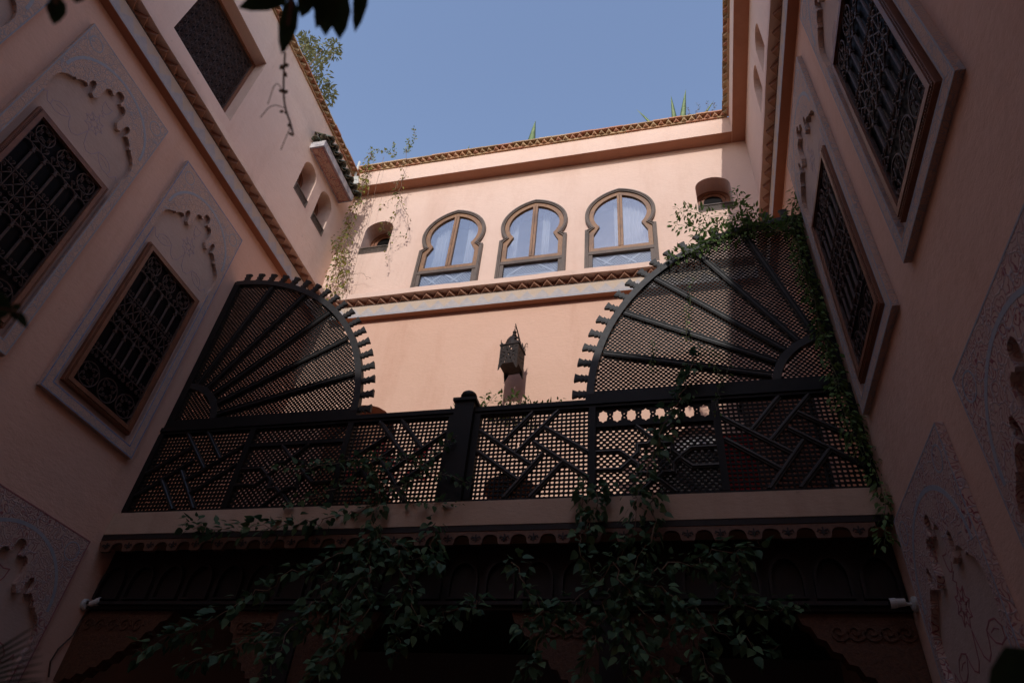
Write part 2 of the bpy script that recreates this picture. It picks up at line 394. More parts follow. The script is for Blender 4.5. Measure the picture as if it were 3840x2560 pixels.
# ------------------------------------------------------------------ cornice and eaves
def tooth_mesh(name, wd, pr, h, rise, mat):       # corner of a brick set diagonally
    a = wd / 2
    m = MB().add([(-a, 0, 0), (a, 0, 0), (0, -pr, rise), (-a, 0, h), (a, 0, h), (0, -pr, h)],
                 [(0, 1, 2), (3, 5, 4), (0, 2, 5, 3), (2, 1, 4, 5), (0, 3, 4, 1)])
    return m.mesh(name, mat)
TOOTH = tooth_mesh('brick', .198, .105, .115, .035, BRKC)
ETOOTH = [tooth_mesh('brick', .134, .082, .062, .0, m) for m in TERRA]
rnd = random.Random(4)
ROT = {'B': 0., 'L': math.pi / 2, 'R': -math.pi / 2}
def cornice(F, u0, u1, side, label):
    t = thing('cornice', label, 'cornice', F((u0 + u1) / 2, CZ, .1))
    MB().prism([(0, 0)], 0, 0, F) if False else None
    MB().box(u0, u1, CZ, CZ + .245, -.05, .115, F).build('painted_fascia', ZIG, t)
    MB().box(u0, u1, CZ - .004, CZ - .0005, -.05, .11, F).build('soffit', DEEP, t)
    MB().box(u0, u1, CZ + .249, CZ + .262, -.05, .118, F).build('shadow_bead', IRON, t)
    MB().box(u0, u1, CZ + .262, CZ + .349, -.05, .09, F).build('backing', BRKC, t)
    # coping with a weathered, sloping top
    n = max(2, int((u1 - u0) / .25)); vs = []
    for i in range(n + 1):
        u = u0 + (u1 - u0) * i / n; j = rnd.uniform(-.004, .004)
        vs += [F(u, CZ + .35 + j * .5, -.05), F(u, CZ + .35 + j * .5, .225 + j), F(u, CZ + .462 + j, .222 + j), F(u, CZ + .485, -.13)]
    fs = [(4 * i + k, 4 * i + (k + 1) % 4, 4 * i + 4 + (k + 1) % 4, 4 * i + 4 + k) for i in range(n) for k in range(4)] + [(0, 1, 2, 3), (4 * n, 4 * n + 1, 4 * n + 2, 4 * n + 3)]
    MB().add(vs, fs).build('coping', PINKU, t)
    N = int((u1 - u0) / .203); st = (u1 - u0) / N
    for i in range(N):
        p = F(u0 + (i + .5) * st, CZ + .262, .09)
        o = obj('brick', TOOTH, t, loc=(p[0], p[1], p[2] + rnd.uniform(-.002, .002)), rot=(rnd.uniform(-.03, .03), 0, ROT[side] + rnd.uniform(-.05, .05)), scale=(rnd.uniform(.94, 1.02), rnd.uniform(.9, 1.06), rnd.uniform(.95, 1.0)))
    return t
cornice(FB, XL + .30, XR - .25, 'B', 'sawtooth brick cornice under the three horseshoe windows of the sunlit wall')
cornice(FL, .9, YB - .12, 'L', 'sawtooth brick cornice running along the left wall')
cornice(FR, 2.2, YB - .12, 'R', 'sawtooth brick cornice running along the right wall')
def eave(F, u0, u1, z, side, label):
    t = thing('eave', label, 'eave', F((u0 + u1) / 2, z, 0))
    u = u0; k = 0
    base = MB()
    while u < u1 - .05:                            # thin course of flat bricks under the teeth
        L = min(rnd.uniform(.24, .30), u1 - u); e = rnd.uniform(-.005, .005)
        MB().box(u + .003, u + L - .003, z, z + .032, -.1, .032 + e, F).build('flat_brick', TERRA[rnd.randrange(4)], t); u += L
    MB().box(u0, u1, z + .034, z + .094, -.1, .012, F).build('backing', TERRA[3], t)
    N = int((u1 - u0) / .139); st = (u1 - u0) / N
    for i in range(N):
        p = F(u0 + (i + .5) * st, z + .033, .012)
        obj('brick', ETOOTH[rnd.randrange(4)], t, loc=(p[0], p[1], p[2] + rnd.uniform(-.002, .002)), rot=(0, 0, ROT[side] + rnd.uniform(-.05, .05)))
    u = u0
    while u < u1 - .05:
        L = min(rnd.uniform(.24, .30), u1 - u); e = rnd.uniform(-.006, .006)
        MB().box(u + .002, u + L - .002, z + .097, z + .128 + e * .4, -.25, .10 + e, F).build('flat_brick', TERRA[rnd.randrange(4)], t); u += L
FBP = lambda u, v, w: (u, YB - .235 - w, v)
FRP = lambda u, v, w: (XRU - .234 - w, u, v)
eave(FBP, XLU + .02, XRU - .26, 13.112, 'B', 'terracotta sawtooth eave on the parapet of the sunlit back wall')
eave(FRP, 3.6, YB - .25, 13.112, 'R', 'terracotta sawtooth eave on the right parapet against the sky')
eave(FLU, 2.6, YB - .25, 12.93, 'L', 'terracotta sawtooth eave along the top of the left wall')

# ------------------------------------------------------------------ horseshoe windows of the back wall
def ring(F, a, b, w0, w1): return MB().prism(a, w0, w1, F, [b])
def folded(F, u0, u1, v0, v1, w, mat, parent, n=7, amp=.025):
    m = MB(); N = n * 6; vs = []
    for i in range(N + 1):
        u = u0 + (u1 - u0) * i / N; d = amp * math.sin(2 * math.pi * n * i / N) + .3 * amp * math.sin(5.1 * i)
        vs += [F(u, v0, w + d), F(u, v1, w + d * .6), F(u, v1, w + d * .6 - .004), F(u, v0, w + d - .004)]
    fs = [(4 * i + k, 4 * i + (k + 1) % 4, 4 * i + 4 + (k + 1) % 4, 4 * i + 4 + k) for i in range(N) for k in range(4)]
    return m.add(vs, fs).build('curtain', mat, parent, smooth=True)
WLAB = ['left horseshoe window of the sunlit wall, nearest the dry vine', 'middle horseshoe window of the sunlit wall, above the hanging lantern', 'right horseshoe window of the sunlit wall, with the white curtain']
for i, cx in enumerate(WX):
    t = thing('horseshoe_window', WLAB[i], 'window', (cx, YB, WZ), 'horseshoe windows of the back wall')
    H = lambda hw, sh, r, nk, z0=WZ: horseshoe(cx, z0, 1, hw, WZ + sh, r, WZ + 1.27, nk)
    fr = ring(FB, H(.60, .90, .605, .50, WZ - .12), H(.535, .845, .54, .435, WZ - .09), -.02, .045).build('frame', WOODG, t)
    ring(FB, H(.585, .885, .59, .487, WZ - .11), H(.56, .87, .565, .462, WZ - .10), .045, .058).build('moulding', WOODG, fr)
    zb = WZ + .36
    sash = ring(FB, H(.528, .838, .533, .428, zb), H(.452, .775, .457, .355, zb + .07), -.03, .022).build('sash', WOODO, t)
    MB().box(cx - .044, cx - .003, zb + .072, WZ + 1.27 + .49, -.028, .03, FB).build('mullion', WOODO, t)
    MB().box(cx + .003, cx + .044, zb + .072, WZ + 1.27 + .49, -.028, .027, FB).build('mullion', WOODO, t)
    MB().box(cx - .534, cx + .534, WZ + .275, WZ + .315, -.02, .04, FB).build('transom', WOODG, t)
    MB().box(cx - .534, cx + .534, WZ + .318, WZ + .357, -.02, .028, FB).build('transom', WOODG, t)
    MB().box(cx - .534, cx - .47, WZ - .09, WZ + .274, -.02, .03, FB).build('stile', WOODG, t)
    MB().box(cx + .47, cx + .534, WZ - .09, WZ + .274, -.02, .03, FB).build('stile', WOODG, t)
    MB().prism(H(.46, .78, .465, .36, zb + .06), -.012, -.006, FB).build('pane', GLASS, t)
    MB().box(cx - .475, cx + .475, WZ - .09, WZ + .278, -.006, .001, FB).build('pane', GLASS2, t)
    # pale pierced panel behind the lower pane
    g = MB()
    for a in range(21):
        for b in range(12):
            u = cx - .46 + a * .046 + (b % 2) * .023; v = WZ - .06 + b * .03
            if u < cx + .46: g.lathe([(.011, -.006), (.016, 0), (.011, .006)], 6, (0, 0, 0)) if False else g.box(u - .0145, u + .0145, v - .0125, v + .0125, -.045, -.03, FB)
    MB().box(cx - .53, cx + .53, WZ - .1, WZ + .30, -.06, -.05, FB).build('backing', BLUE2, t)
    g.build('pierced_panel', PALE, t, kind='stuff')
    sg = (-1, 1, -1)[i]
    for k in range(4):
        if i == 1:
            a = [(-.42, .03), (-.12, .26), (.12, .26), (.42, .03)]; pts = [(cx + a[k][0], WZ + a[k][1]), (cx + a[(k + 1) % 4][0], WZ + a[(k + 1) % 4][1])]
        else:
            x0 = -.44 + .2 * k; pts = [(cx + sg * x0, WZ + .035), (cx + sg * (x0 + .3), WZ + .285)] if k % 2 else [(cx + sg * (x0 + .34), WZ + .06), (cx + sg * (x0 + .1), WZ + .28)]
        MB().ribbon(pts, .026, -.03, -.018 + k * .001, FB, False, .016).build('diagonal_bar', PALE, t)
    if i == 0: folded(FB, cx - .40, cx - .16, WZ + .3, WZ + 1.8, -.16, CURT, t, 4); folded(FB, cx + .2, cx + .46, WZ + .3, WZ + 1.8, -.16, CURT, t, 4)
    if i == 1: folded(FB, cx + .1, cx + .24, WZ + .3, WZ + 1.8, -.2, CURT, t, 2); folded(FB, cx - .48, cx - .34, WZ + .3, WZ + 1.8, -.2, CURT, t, 2)
    if i == 2: folded(FB, cx + .02, cx + .44, WZ + .3, WZ + 1.8, -.16, CURT, t, 6); folded(FB, cx - .12, cx + .0, WZ + .3, WZ + 1.8, -.16, CURT, t, 2)

# ------------------------------------------------------------------ small arched niches
def niche(F, c, hw, z0, zs, zt, depth, label, lattice=True):
    t = thing('niche_window', label, 'window', F(c, z0, 0), 'small arched niche windows')
    A = lambda k, z: arch(c, hw - k, z, zs - k * .3, zt - k)
    MB().prism(A(-.01, z0 - .01), -depth - .03, -depth + .002, F, [A(.07, z0 + .06)]).build('wood_surround', WOODR, t)
    MB().prism(A(.075, z0 + .065), -depth - .03, -depth - .012, F, [A(.13, z0 + .12)]).build('sash', WOODR, t)
    MB().prism(A(.12, z0 + .11), -depth - .028, -depth - .022, F).build('pane', DARKG, t)
    if lattice:
        h = .17
        MB().prism(rect(c - hw - .004, c + hw + .004, z0 - .012, z0 + h), -.035, .006, F, [rect(c - hw + .022, c + hw - .022, z0 + .012, z0 + h - .022)]).build('lattice_frame', WOODG, t)
        m = MB(); p = .026
        for a in range(int(2 * hw / p)):
            for b in range(6):
                u = c - hw + .03 + a * p + (b % 2) * p / 2; v = z0 + .02 + b * .022
                if u < c + hw - .025: m.box(u - .0085, u + .0085, v - .008, v + .008, -.025, -.008, F)
        for a in range(-6, 2 * int(hw / .0145)):
            u = c - hw + a * .026
            for sg in (1, -1):
                pts = [(u + (0 if sg > 0 else .1), z0 + .014), (u + (.1 if sg > 0 else 0), z0 + h - .024)]
                cl = [q for q in pts]
                if min(q[0] for q in cl) > c - hw + .02 and max(q[0] for q in cl) < c + hw - .02: m.ribbon(cl, .003, -.02, -.012, F)
        m.build('lattice', WOODG, t, kind='stuff')
niche(FB, BN[0][0], .29, 10.815, 11.46, 11.71, .30, 'small arched niche window in the back wall beside the dry vine')
niche(FB, BN[1][0], .29, 10.815, 11.46, 11.71, .30, 'small arched niche window at the right end of the back wall')
niche(FLU, LN[0][0], .22, 10.82, 11.50, 11.72, .28, 'small arched niche in the left wall, the one farther from the corner')
niche(FLU, LN[1][0], .22, 10.82, 11.50, 11.72, .28, 'small arched niche in the left wall, next to the corner')
niche(FRU, RN[0][0], .21, 11.16, 11.80, 12.02, .30, 'small arched niche high in the right wall, cut higher in the picture', False)
niche(FRU, RN[1][0], .21, 11.16, 11.80, 12.02, .30, 'small arched niche high in the right wall, nearer the corner', False)

# doors of the terrace, mostly hidden by the railing
t = thing('arched_door', 'brown arched doorway behind the left fan screen', 'door', (-4.55, YB + .3, 4.46))
MB().prism(arch(-4.55, .63, 4.47, 6.68, 7.31), -.33, -.28, FB).build('door_leaf', WOODR, t)
t = thing('arched_doorway', 'bright arched doorway with white curtain behind the right railing', 'door', (.22, YB + .1, 4.46))
MB().prism(arch(.24, .50, 6.27, 6.28, 6.56), -.1, -.07, FB).build('tympanum', WHTE, t)
MB().box(-.25, .73, 4.47, 6.265, -.1, -.06, FB).build('door_leaf', WOODB, t)
t = thing('cabinet', 'dark wooden cabinet standing behind the right end of the railing', 'cabinet', (1.2, 7.35, 4.46))
MB().box(.84, 1.57, 7.12, 7.57, 4.462, 6.75).build('carcass', WOODB, t)
MB().box(.80, 1.595, 7.09, 7.575, 6.751, 6.82).build('cornice_board', WOODB, t)
for a_ in (.87, 1.215): MB().box(a_, a_ + .325, 7.095, 7.118, 4.6, 6.7).build('door', WOODR, t)

# ------------------------------------------------------------------ iron window grilles of the side walls
def spiral(cx, cy, r, turns, a0, sg, n=16):
    out = []
    for i in range(n + 1):
        f = i / n; a = a0 + sg * turns * 2 * math.pi * f; q = r * (1 - .82 * f); out.append((cx + q * math.cos(a), cy + q * math.sin(a)))
    return out
def scroll_mesh():                                 # heart-like pair of spirals, about 0.15 wide, in the (x, z) plane
    m = MB()
    for s in (-1, 1):
        sp = spiral(s * .036, .022, .034, 1.5, -math.pi / 2 - s * .3, s, 13)
        pts = [(0, -.07), (s * .02, -.045), (s * .034, -.022)] + sp[1:]
        m.tube([(p[0], 0, p[1]) for p in pts], .0075, 4)
    return m.mesh('scroll', IRON, True)
SCROLL = scroll_mesh()
def roll_mesh():
    m = MB(); pts = spiral(0, 0, .055, 2.1, 0, 1, 20); m.tube([(p[0], 0, p[1]) for p in pts], .006, 4); return m.mesh('scroll', IRON, True)
ROLL = roll_mesh()
def grille_window(F, side, u0, u1, v0, v1, label, grp):
    t = thing('grille_window', label, 'window', F((u0 + u1) / 2, v0, 0), grp)
    fw = .075
    fr = MB().prism(rect(u0, u1, v0, v1), .004, .048, F, [rect(u0 + .03, u1 - .03, v0 + .03, v1 - .03)]).build('frame', WOODR, t)
    MB().prism(rect(u0 + .03, u1 - .03, v0 + .03, v1 - .03), .004, .062, F, [rect(u0 + fw, u1 - fw, v0 + fw, v1 - fw)]).build('inner_frame', WOODR, fr)
    m = MB()                                       # rope-like beading
    def beads(a, b):
        L = math.hypot(b[0] - a[0], b[1] - a[1]); n = int(L / .022)
        for i in range(n):
            f = (i + .5) / n; u = a[0] + (b[0] - a[0]) * f; v = a[1] + (b[1] - a[1]) * f
            m.box(u - .0065, u + .0065, v - .0065, v + .0065, .048, .056, F)
    e = .017
    for a, b in (((u0 + e, v0 + e), (u1 - e, v0 + e)), ((u0 + e, v1 - e), (u1 - e, v1 - e)), ((u0 + e, v0 + e), (u0 + e, v1 - e)), ((u1 - e, v0 + e), (u1 - e, v1 - e))): beads(a, b)
    m.build('beading', WOODR, fr, kind='stuff')
    MB().box(u0 + fw - .005, u1 - fw + .005, v0 + fw - .005, v1 - fw + .005, .006, .012, F).build('pane', DARKG, t)
    g = obj('grille', MB().ribbon(rect(u0 + fw + .008, u1 - fw - .008, v0 + fw + .008, v1 - fw - .008), .008, .02, .042, F, True).mesh('grille', IRON), t)
    a0, a1, b0, b1 = u0 + fw, u1 - fw, v0 + fw, v1 - fw
    W_, H_ = a1 - a0, b1 - b0; n = 6; pt = W_ / n; wd = .034
    rz = ROT[side]
    def put(me, u, v, ang=0, sc=1., d=wd):
        p = F(u, v, d); s_ = 1 if side == 'L' else 1
        obj('scroll', me, g, loc=p, rot=Matrix.Rotation(rz, 4, 'Z').to_euler() if ang == 0 else (Matrix.Rotation(rz, 4, 'Z') @ Matrix.Rotation(ang, 4, 'Y')).to_euler(), scale=sc)
    zt = [b0 + H_ * k for k in (0, .235, .43, .645, .84, 1)]   # bottom band, bars, middle band, bars, top band
    for zz in zt[1:-1]: MB().tube([F(a0, zz, wd), F(a1, zz, wd)], .007, 5).build('rail', IRON, g)
    for lo, hi in ((zt[1], zt[2]), (zt[3], zt[4])):
        for i in range(1, n):
            u = a0 + i * pt; MB().tube([F(u, lo, wd), F(u, lo + .02, wd), F(u, hi - .06, wd), F(u, hi, wd)], [.009, .014, .014, .009], 6).build('bar', IRON, g)
            MB().box(u - .018, u + .018, hi - .075, hi - .055, wd - .016, wd + .016, F).build('bar_collar', IRON, g)
        for i in range(n):
            c = a0 + (i + .5) * pt; r_ = pt / 2 - .006
            MB().tube([F(c + r_ * math.cos(math.pi * k / 8), hi - .05 + r_ * .75 * math.sin(math.pi * k / 8), wd) for k in range(9)], .0065, 4).build('arch', IRON, g)
            put(SCROLL, c, lo + .035, 0, .6)
    for lo, hi, flip in ((zt[0], zt[1], 1), (zt[4], zt[5], 0)):
        hh = hi - lo
        for i in range(3):
            c = a0 + (i + .5) * W_ / 3; zc = lo + hh * (.36 if flip else .60); r_ = min(W_ / 6 - .012, hh * .36)
            MB().tube([F(c + r_ * math.cos(math.pi * k / 10), zc + r_ * math.sin(math.pi * k / 10), wd) for k in range(20)], .007, 4, True).build('medallion_ring', IRON, g)
            for q in range(4): put(SCROLL, c + r_ * .62 * math.cos(math.pi / 2 * q + .785), zc + r_ * .62 * math.sin(math.pi / 2 * q + .785), -(math.pi / 2 * q + .785) + math.pi / 2 + math.pi, .72)
        for i in range(n): put(SCROLL, a0 + (i + .5) * pt, (hi - .05) if flip else (lo + .05), math.pi if flip else 0, .8)
    hh = (zt[3] - zt[2]) / 3
    for r_ in range(3):
        for i in range(n):
            c = a0 + (i + .5) * pt; v = zt[2] + (r_ + .5) * hh
            put(SCROLL, c, v, math.pi if r_ % 2 else 0, .92)
        for i in range(1, n): MB().tube([F(a0 + i * pt, zt[2] + r_ * hh, wd), F(a0 + i * pt, zt[2] + (r_ + 1) * hh, wd)], .006, 4).build('bar', IRON, g)
    return t
WINZ = (5.285, 7.325)
WL = [(.58, 1.60), (2.36, 3.38), (4.14, 5.162)]
GL = ['far grille window of the left wall, next to the left fan screen', 'nearer grille window of the left wall, cut by the left edge']
grille_window(FL, 'L', *WL[1], *WINZ, GL[1], 'grille windows of the side walls')
grille_window(FL, 'L', *WL[2], *WINZ, GL[0], 'grille windows of the side walls')
WR = [(.58, 1.59), (2.362, 3.373), (4.149, 5.16)]
WINZR = (5.33, 7.385)
grille_window(FR, 'R', *WR[1], *WINZR, 'nearer grille window of the right wall, cut by the top edge', 'grille windows of the side walls')
grille_window(FR, 'R', *WR[2], *WINZR, 'far grille window of the right wall, next to the right fan screen', 'grille windows of the side walls')

# ------------------------------------------------------------------ painted stucco panels round the grille windows
HALF = [(0, 8.41), (.03, 8.405), (.05, 8.38), (.058, 8.33), (.05, 8.285), (.075, 8.275), (.098, 8.295), (.135, 8.285), (.158, 8.25), (.165, 8.15), (.152, 8.06), (.195, 7.995), (.24, 8.015),
        (.245, 8.10), (.262, 8.155), (.29, 8.17), (.318, 8.145), (.325, 8.09), (.31, 8.03), (.34, 8.05), (.378, 8.03), (.415, 7.995), (.435, 7.95), (.455, 7.965), (.475, 7.935), (.53, 7.90), (.575, 7.84), (.598, 7.77), (.60, 7.65), (.577, 7.52)]
def panel(F, c, v0, v1, mat, label, grp, lines, edge, hw=.685, dz=0.):
    t = thing('stucco_panel', label, 'panel', F(c, v0, 0), grp)
    half = [(x, z + dz) for x, z in HALF]
    zb = v0 + .115
    hole = [(c + .575, zb)] + [(c + x, z) for x, z in reversed(half)] + [(c - x, z) for x, z in half[1:]] + [(c - .575, zb)]
    zsplit = 7.50 + dz
    MB().prism(rect(c - hw, c + hw, v0, v1), .001, .05, F, [hole]).build('carved_border', mat, t)
    MB().box(c - .61, c + .61, v0 + .1, 8.43 + dz, -.01, .003, F).build('recess_board', PINKP, t)
    ln = MB()
    ln.ribbon(rect(c - hw + .009, c + hw - .009, v0 + .009, v1 - .009), .006, .05, .0515, F, True)
    ln.ribbon([(c - .586, zsplit), (c - .586, zb - .011), (c + .586, zb - .011), (c + .586, zsplit)], .006, .05, .0515, F)
    ln.build('painted_edge', edge, t)
    # painted round band and corner medallions
    k = MB(); zc = 7.97 + dz
    k.ribbon([(c + .60 * math.cos(math.pi * i / 24), zc + .56 * math.sin(math.pi * i / 24)) for i in range(25)], .017, .05, .0512, F)
    for s in (-1, 1): k.ribbon([(c + s * .53 + .085 * math.cos(math.pi * i / 8), 8.53 + dz + .085 * math.sin(math.pi * i / 8)) for i in range(16)], .006, .05, .0513, F, True)
    k.build('painted_band', BLUE, t)
    # line ornament on the recessed board: rosette, vase, two leaves and the tendrils between them
    q = MB(); z = 7.81 + dz; W0, W1 = .003, .0045
    star = [(c + (.125 if i % 2 == 0 else .085) * math.cos(math.pi * i / 8), z + (.125 if i % 2 == 0 else .085) * math.sin(math.pi * i / 8)) for i in range(16)]
    q.ribbon(star, .0045, W0, W1, F, True)
    q.ribbon([(c + (.07 if i % 2 == 0 else .04) * math.cos(math.pi * i / 8), z + (.07 if i % 2 == 0 else .04) * math.sin(math.pi * i / 8)) for i in range(16)], .0035, W0, W1 + .0003, F, True)
    for i in range(8): q.ribbon([(c + .03 * math.cos(math.pi * i / 4), z + .03 * math.sin(math.pi * i / 4)), (c + .12 * math.cos(math.pi * i / 4), z + .12 * math.sin(math.pi * i / 4))], .003, W0, W1 + .0006, F)
    q.ribbon([(c + x, 8.1 + dz + y) for x, y in ((-.06, .055), (0, .04), (.06, .055), (.05, -.02), (.03, -.06), (0, -.075), (-.03, -.06), (-.05, -.02))], .0045, W0, W1 + .0003, F, True)
    q.ribbon([(c - .03, 8.02 + dz), (c + .03, 7.985 + dz), (c - .02, 7.95 + dz), (c, 7.935 + dz)], .004, W0, W1, F)
    for s in (-1, 1):
        q.ribbon([(c + s * x, 7.54 + dz + y) for x, y in ((.22, .06), (.30, .085), (.38, .07), (.44, .01), (.43, -.05), (.36, -.06), (.29, -.03), (.24, .02))], .005, W0, W1, F, True)
        q.ribbon([(c + s * x, 7.54 + dz + y) for x, y in ((.0, .13), (.02, .06), (.05, -.03), (.11, -.075), (.17, -.05), (.2, .0), (.22, .06))], .005, W0, W1 + .0003, F)
        q.ribbon([(c + s * x, 7.54 + dz + y) for x, y in ((.43, -.05), (.47, -.055), (.5, -.02), (.53, .03), (.555, -.01))], .005, W0, W1 + .0005, F)
        q.ribbon([(c + s * x, 7.54 + dz + y) for x, y in ((.27, .03), (.33, .035), (.39, .01))], .003, W0, W1, F)
    q.build('painted_ornament', lines, t)
    return t
panel(FL, (WL[0][0] + WL[0][1]) / 2, 5.09, 8.70, PANELM, 'painted stucco panel cut by the upper left corner of the picture', 'stucco panels', LINE, BLUE)
panel(FL, 2.855, 5.09, 8.70, PANELM, 'painted stucco panel round the nearer left grille window', 'stucco panels', LINE, BLUE)
panel(FL, 4.65, 5.09, 8.70, PANELM, 'painted stucco panel round the far left grille window', 'stucco panels', LINE, BLUE2)
panel(FR, 2.865, 5.125, 8.735, PANELM, 'painted stucco panel round the nearer right grille window', 'stucco panels', LINE, BLUE, dz=.035)
panel(FR, 4.645, 5.125, 8.735, PANELM, 'painted stucco panel round the far right grille window', 'stucco panels', LINE, BLUE, dz=.035)
panel(FL, 4.665, .55, 4.15, PANELR, 'red scroll stucco panel low on the left wall by the gallery', 'stucco panels', REDL, REDL, dz=-4.55)
panel(FL, 2.87, .55, 4.15, PANELR, 'red scroll stucco panel low on the left wall, farther from the gallery', 'stucco panels', REDL, REDL, dz=-4.55)
panel(FR, 4.68, .55, 4.165, PANELR, 'red scroll stucco panel low on the right wall by the gallery', 'stucco panels', REDL, BLUE, dz=-4.535)
panel(FR, 2.87, .55, 4.165, PANELR, 'red scroll stucco panel at the right edge of the picture', 'stucco panels', REDL, BLUE, dz=-4.535)

# ------------------------------------------------------------------ upper left window with its scroll lattice
t = thing('scroll_lattice_window', 'deep set window with wrought iron scroll lattice, high in the left wall', 'window', FLU(3.6, 10.2, 0))
u0, u1, v0, v1 = UPW
MB().prism(rect(u0 - .0, u1, v0, v1), -.29, -.2, FLU, [rect(u0 + .05, u1 - .05, v0 + .05, v1 - .05)]).build('frame', WOODR, t)
MB().box(u0 + .03, u1 - .03, v0 + .03, v1 - .03, -.288, -.28, FLU).build('pane', DARKG, t)
g = MB()
g.ribbon(rect(u0 + .06, u1 - .06, v0 + .06, v1 - .06), .01, -.235, -.215, FLU, True)
g = g.build('grille', IRON, t)
nx, nz = 10, 12; px, pz = (u1 - u0 - .12) / nx, (v1 - v0 - .12) / nz
for i in range(nx):
    for j in range(nz):
        p = FLU(u0 + .06 + (i + .5) * px, v0 + .06 + (j + .5) * pz, -.225)
        obj('scroll', ROLL, g, loc=p, rot=(Matrix.Rotation(ROT['L'], 4, 'Z') @ Matrix.Rotation(math.pi * ((i + j) % 2), 4, 'Y')).to_euler(), scale=1.15)
for i in range(1, nx): MB().tube([FLU(u0 + .06 + i * px, v0 + .06, -.225), FLU(u0 + .06 + i * px, v1 - .06, -.225)], .004, 4).build('bar', IRON, g)
for j in range(1, nz): MB().tube([FLU(u0 + .06, v0 + .06 + j * pz, -.225), FLU(u1 - .06, v0 + .06 + j * pz, -.225)], .004, 4).build('bar', IRON, g)

# ------------------------------------------------------------------ green tiled canopy on the left wall, and the antenna
t = thing('tiled_canopy', 'small canopy with green glazed tiles and painted underside on the left wall', 'canopy', FLU(6.5, 11.9, .15))
a0, a1 = 5.90, 7.17
MB().box(a0, a1, 11.905, 12.07, 0, .29, FLU).build('box', MARB, t)
MB().box(a0 + .01, a1 - .01, 11.90, 11.9035, .012, .28, FLU).build('painted_underside', UNDER, t)
k = MB(); k.ribbon(rect(.03, .265, 0, 1), .001, 0, 0, lambda u, v, w: (0, 0, 0)) if False else None
for d, m_ in ((.02, BLUE2), (.045, REDL)):
    MB().ribbon([(a0 + d, d + .004), (a1 - d, d + .004), (a1 - d, .286 - d), (a0 + d, .286 - d)], .005, 11.8975, 11.8998, lambda u, v, w: FLU(u, w, v), True).build('painted_border', m_, t)
def half_tile(p0, p1, r, up=True):                 # barrel tile from p0 to p1, open below or above
    m = MB(); p0 = Vector(p0); p1 = Vector(p1); d = (p1 - p0).normalized(); s = d.cross(Vector((0, 0, 1))).normalized(); n_ = s.cross(d)
    vs = []
    for p in (p0, p1):
        for q in (r, r - .014):
            for i in range(9):
                a = math.pi * i / 8; vs.append(p + s * q * math.cos(a) + n_ * q * math.sin(a) * (1 if up else -1))
    fs = []
    for i in range(8): fs += [(i, i + 1, i + 19, i + 18), (i + 9, i + 27, i + 28, i + 10), (i, i + 9, i + 10, i + 1), (i + 18, i + 19, i + 28, i + 27)]
    fs += [(0, 18, 27, 9), (8, 17, 35, 26)]
    return m.add(vs, fs).build('tile', GREEN, t, smooth=True)
nt_ = 8
for i in range(nt_):
    u = a0 + .03 + i * (a1 - a0 - .03) / (nt_ - 1)
    half_tile(FLU(u, 12.35, -.02), FLU(u, 12.09, .38), .075)
for i in range(nt_ - 1):
    u = a0 + .03 + (i + .5) * (a1 - a0 - .03) / (nt_ - 1)
    half_tile(FLU(u, 12.37, -.02), FLU(u, 12.12, .355), .062, False)
for i in range(2): half_tile(FLU(a0 + .3, 12.2, .09 + .17 * i), FLU(a0 - .07, 12.08, .09 + .17 * i), .072)
t = thing('antenna', 'white flat antenna box on a tilted pole at the roof corner', 'antenna', (-5.93, 7.28, 12.6))
MB().tube([(-5.985, 7.28, 13.42), (-5.95, 7.26, 12.9), (-5.94, 7.25, 12.75)], .026, 10).build('pole', WHITE, t, True)
m = MB().box(-.055, .055, -.02, .02, -.13, .13); o = m.mesh('box', WHITE); ob = obj('box', o, t, loc=(-5.87, 7.24, 12.70), rot=(0, R(-14), R(8)))
bv = ob.modifiers.new('b', 'BEVEL'); bv.width = .016; bv.segments = 3
MB().box(-5.895, -5.845, 7.2155, 7.2175, 12.70, 12.706).build('print', IRON, t)

# ------------------------------------------------------------------ balcony: ledge, valance, gallery below
tag(MB().box(XL + .001, XR - .001, 5.50, 5.66, 4.292, 4.531).build('balcony_ledge', LEDGE), 'bare plaster ledge under the wooden railing', 'ledge')
t = thing('valance', 'dark carved wooden valance with scallops under the ledge', 'valance', (-2.1, 5.5, 4.1))
MB().box(XL, XR, 5.505, 5.6, 4.236, 4.290).build('board', WOODB, t)
sp = .2635; x = -5.88 + .1
def scallop():
    h = sp / 2; P = [(-h, .112)]
    for i in range(7): a = math.pi / 2 * i / 6; P.append((-h + .072 * math.sin(a) ** .8, .072 * math.cos(a) ** .8 + .006 if i < 6 else .006))
    P += [(-.048, -.012), (.048, -.012)]
    for i in range(6, -1, -1): a = math.pi / 2 * i / 6; P.append((h - .072 * math.sin(a) ** .8, .072 * math.cos(a) ** .8 + .006 if i < 6 else .006))
    P += [(h, .112)]
    return P
SC = MB().prism(scallop(), 0, .035, lambda u, v, w: (u, -w, v)).mesh('scallop', VAL)
fl_ = MB()
for s in (-1, 1): fl_.ribbon([(0, .02), (s * .012, .05), (s * .035, .06), (s * .042, .04)], .005, .034, .041, lambda u, v, w: (u, -w, v))
fl_.ribbon([(0, .012), (0, .08)], .006, .034, .042, lambda u, v, w: (u, -w, v)); fl_.ribbon([(-.03, .03), (.03, .03)], .004, .034, .0405, lambda u, v, w: (u, -w, v))
FLM = fl_.mesh('fleuron', WOODB)
i = 0
while x < XR - .05:
    s_ = obj('scallop', SC, t, loc=(x, 5.545, 4.122)); obj('fleuron', FLM, s_, loc=(x, 5.545, 4.122))
    x += sp
t = thing('gallery_front', 'dark cedar lintel and carved brackets of the gallery under the balcony', 'gallery', (-2.1, 5.75, 3.0))
MB().box(XL, XR, 5.75, 5.95, 3.66, 4.22).build('frieze', WOODB, t)
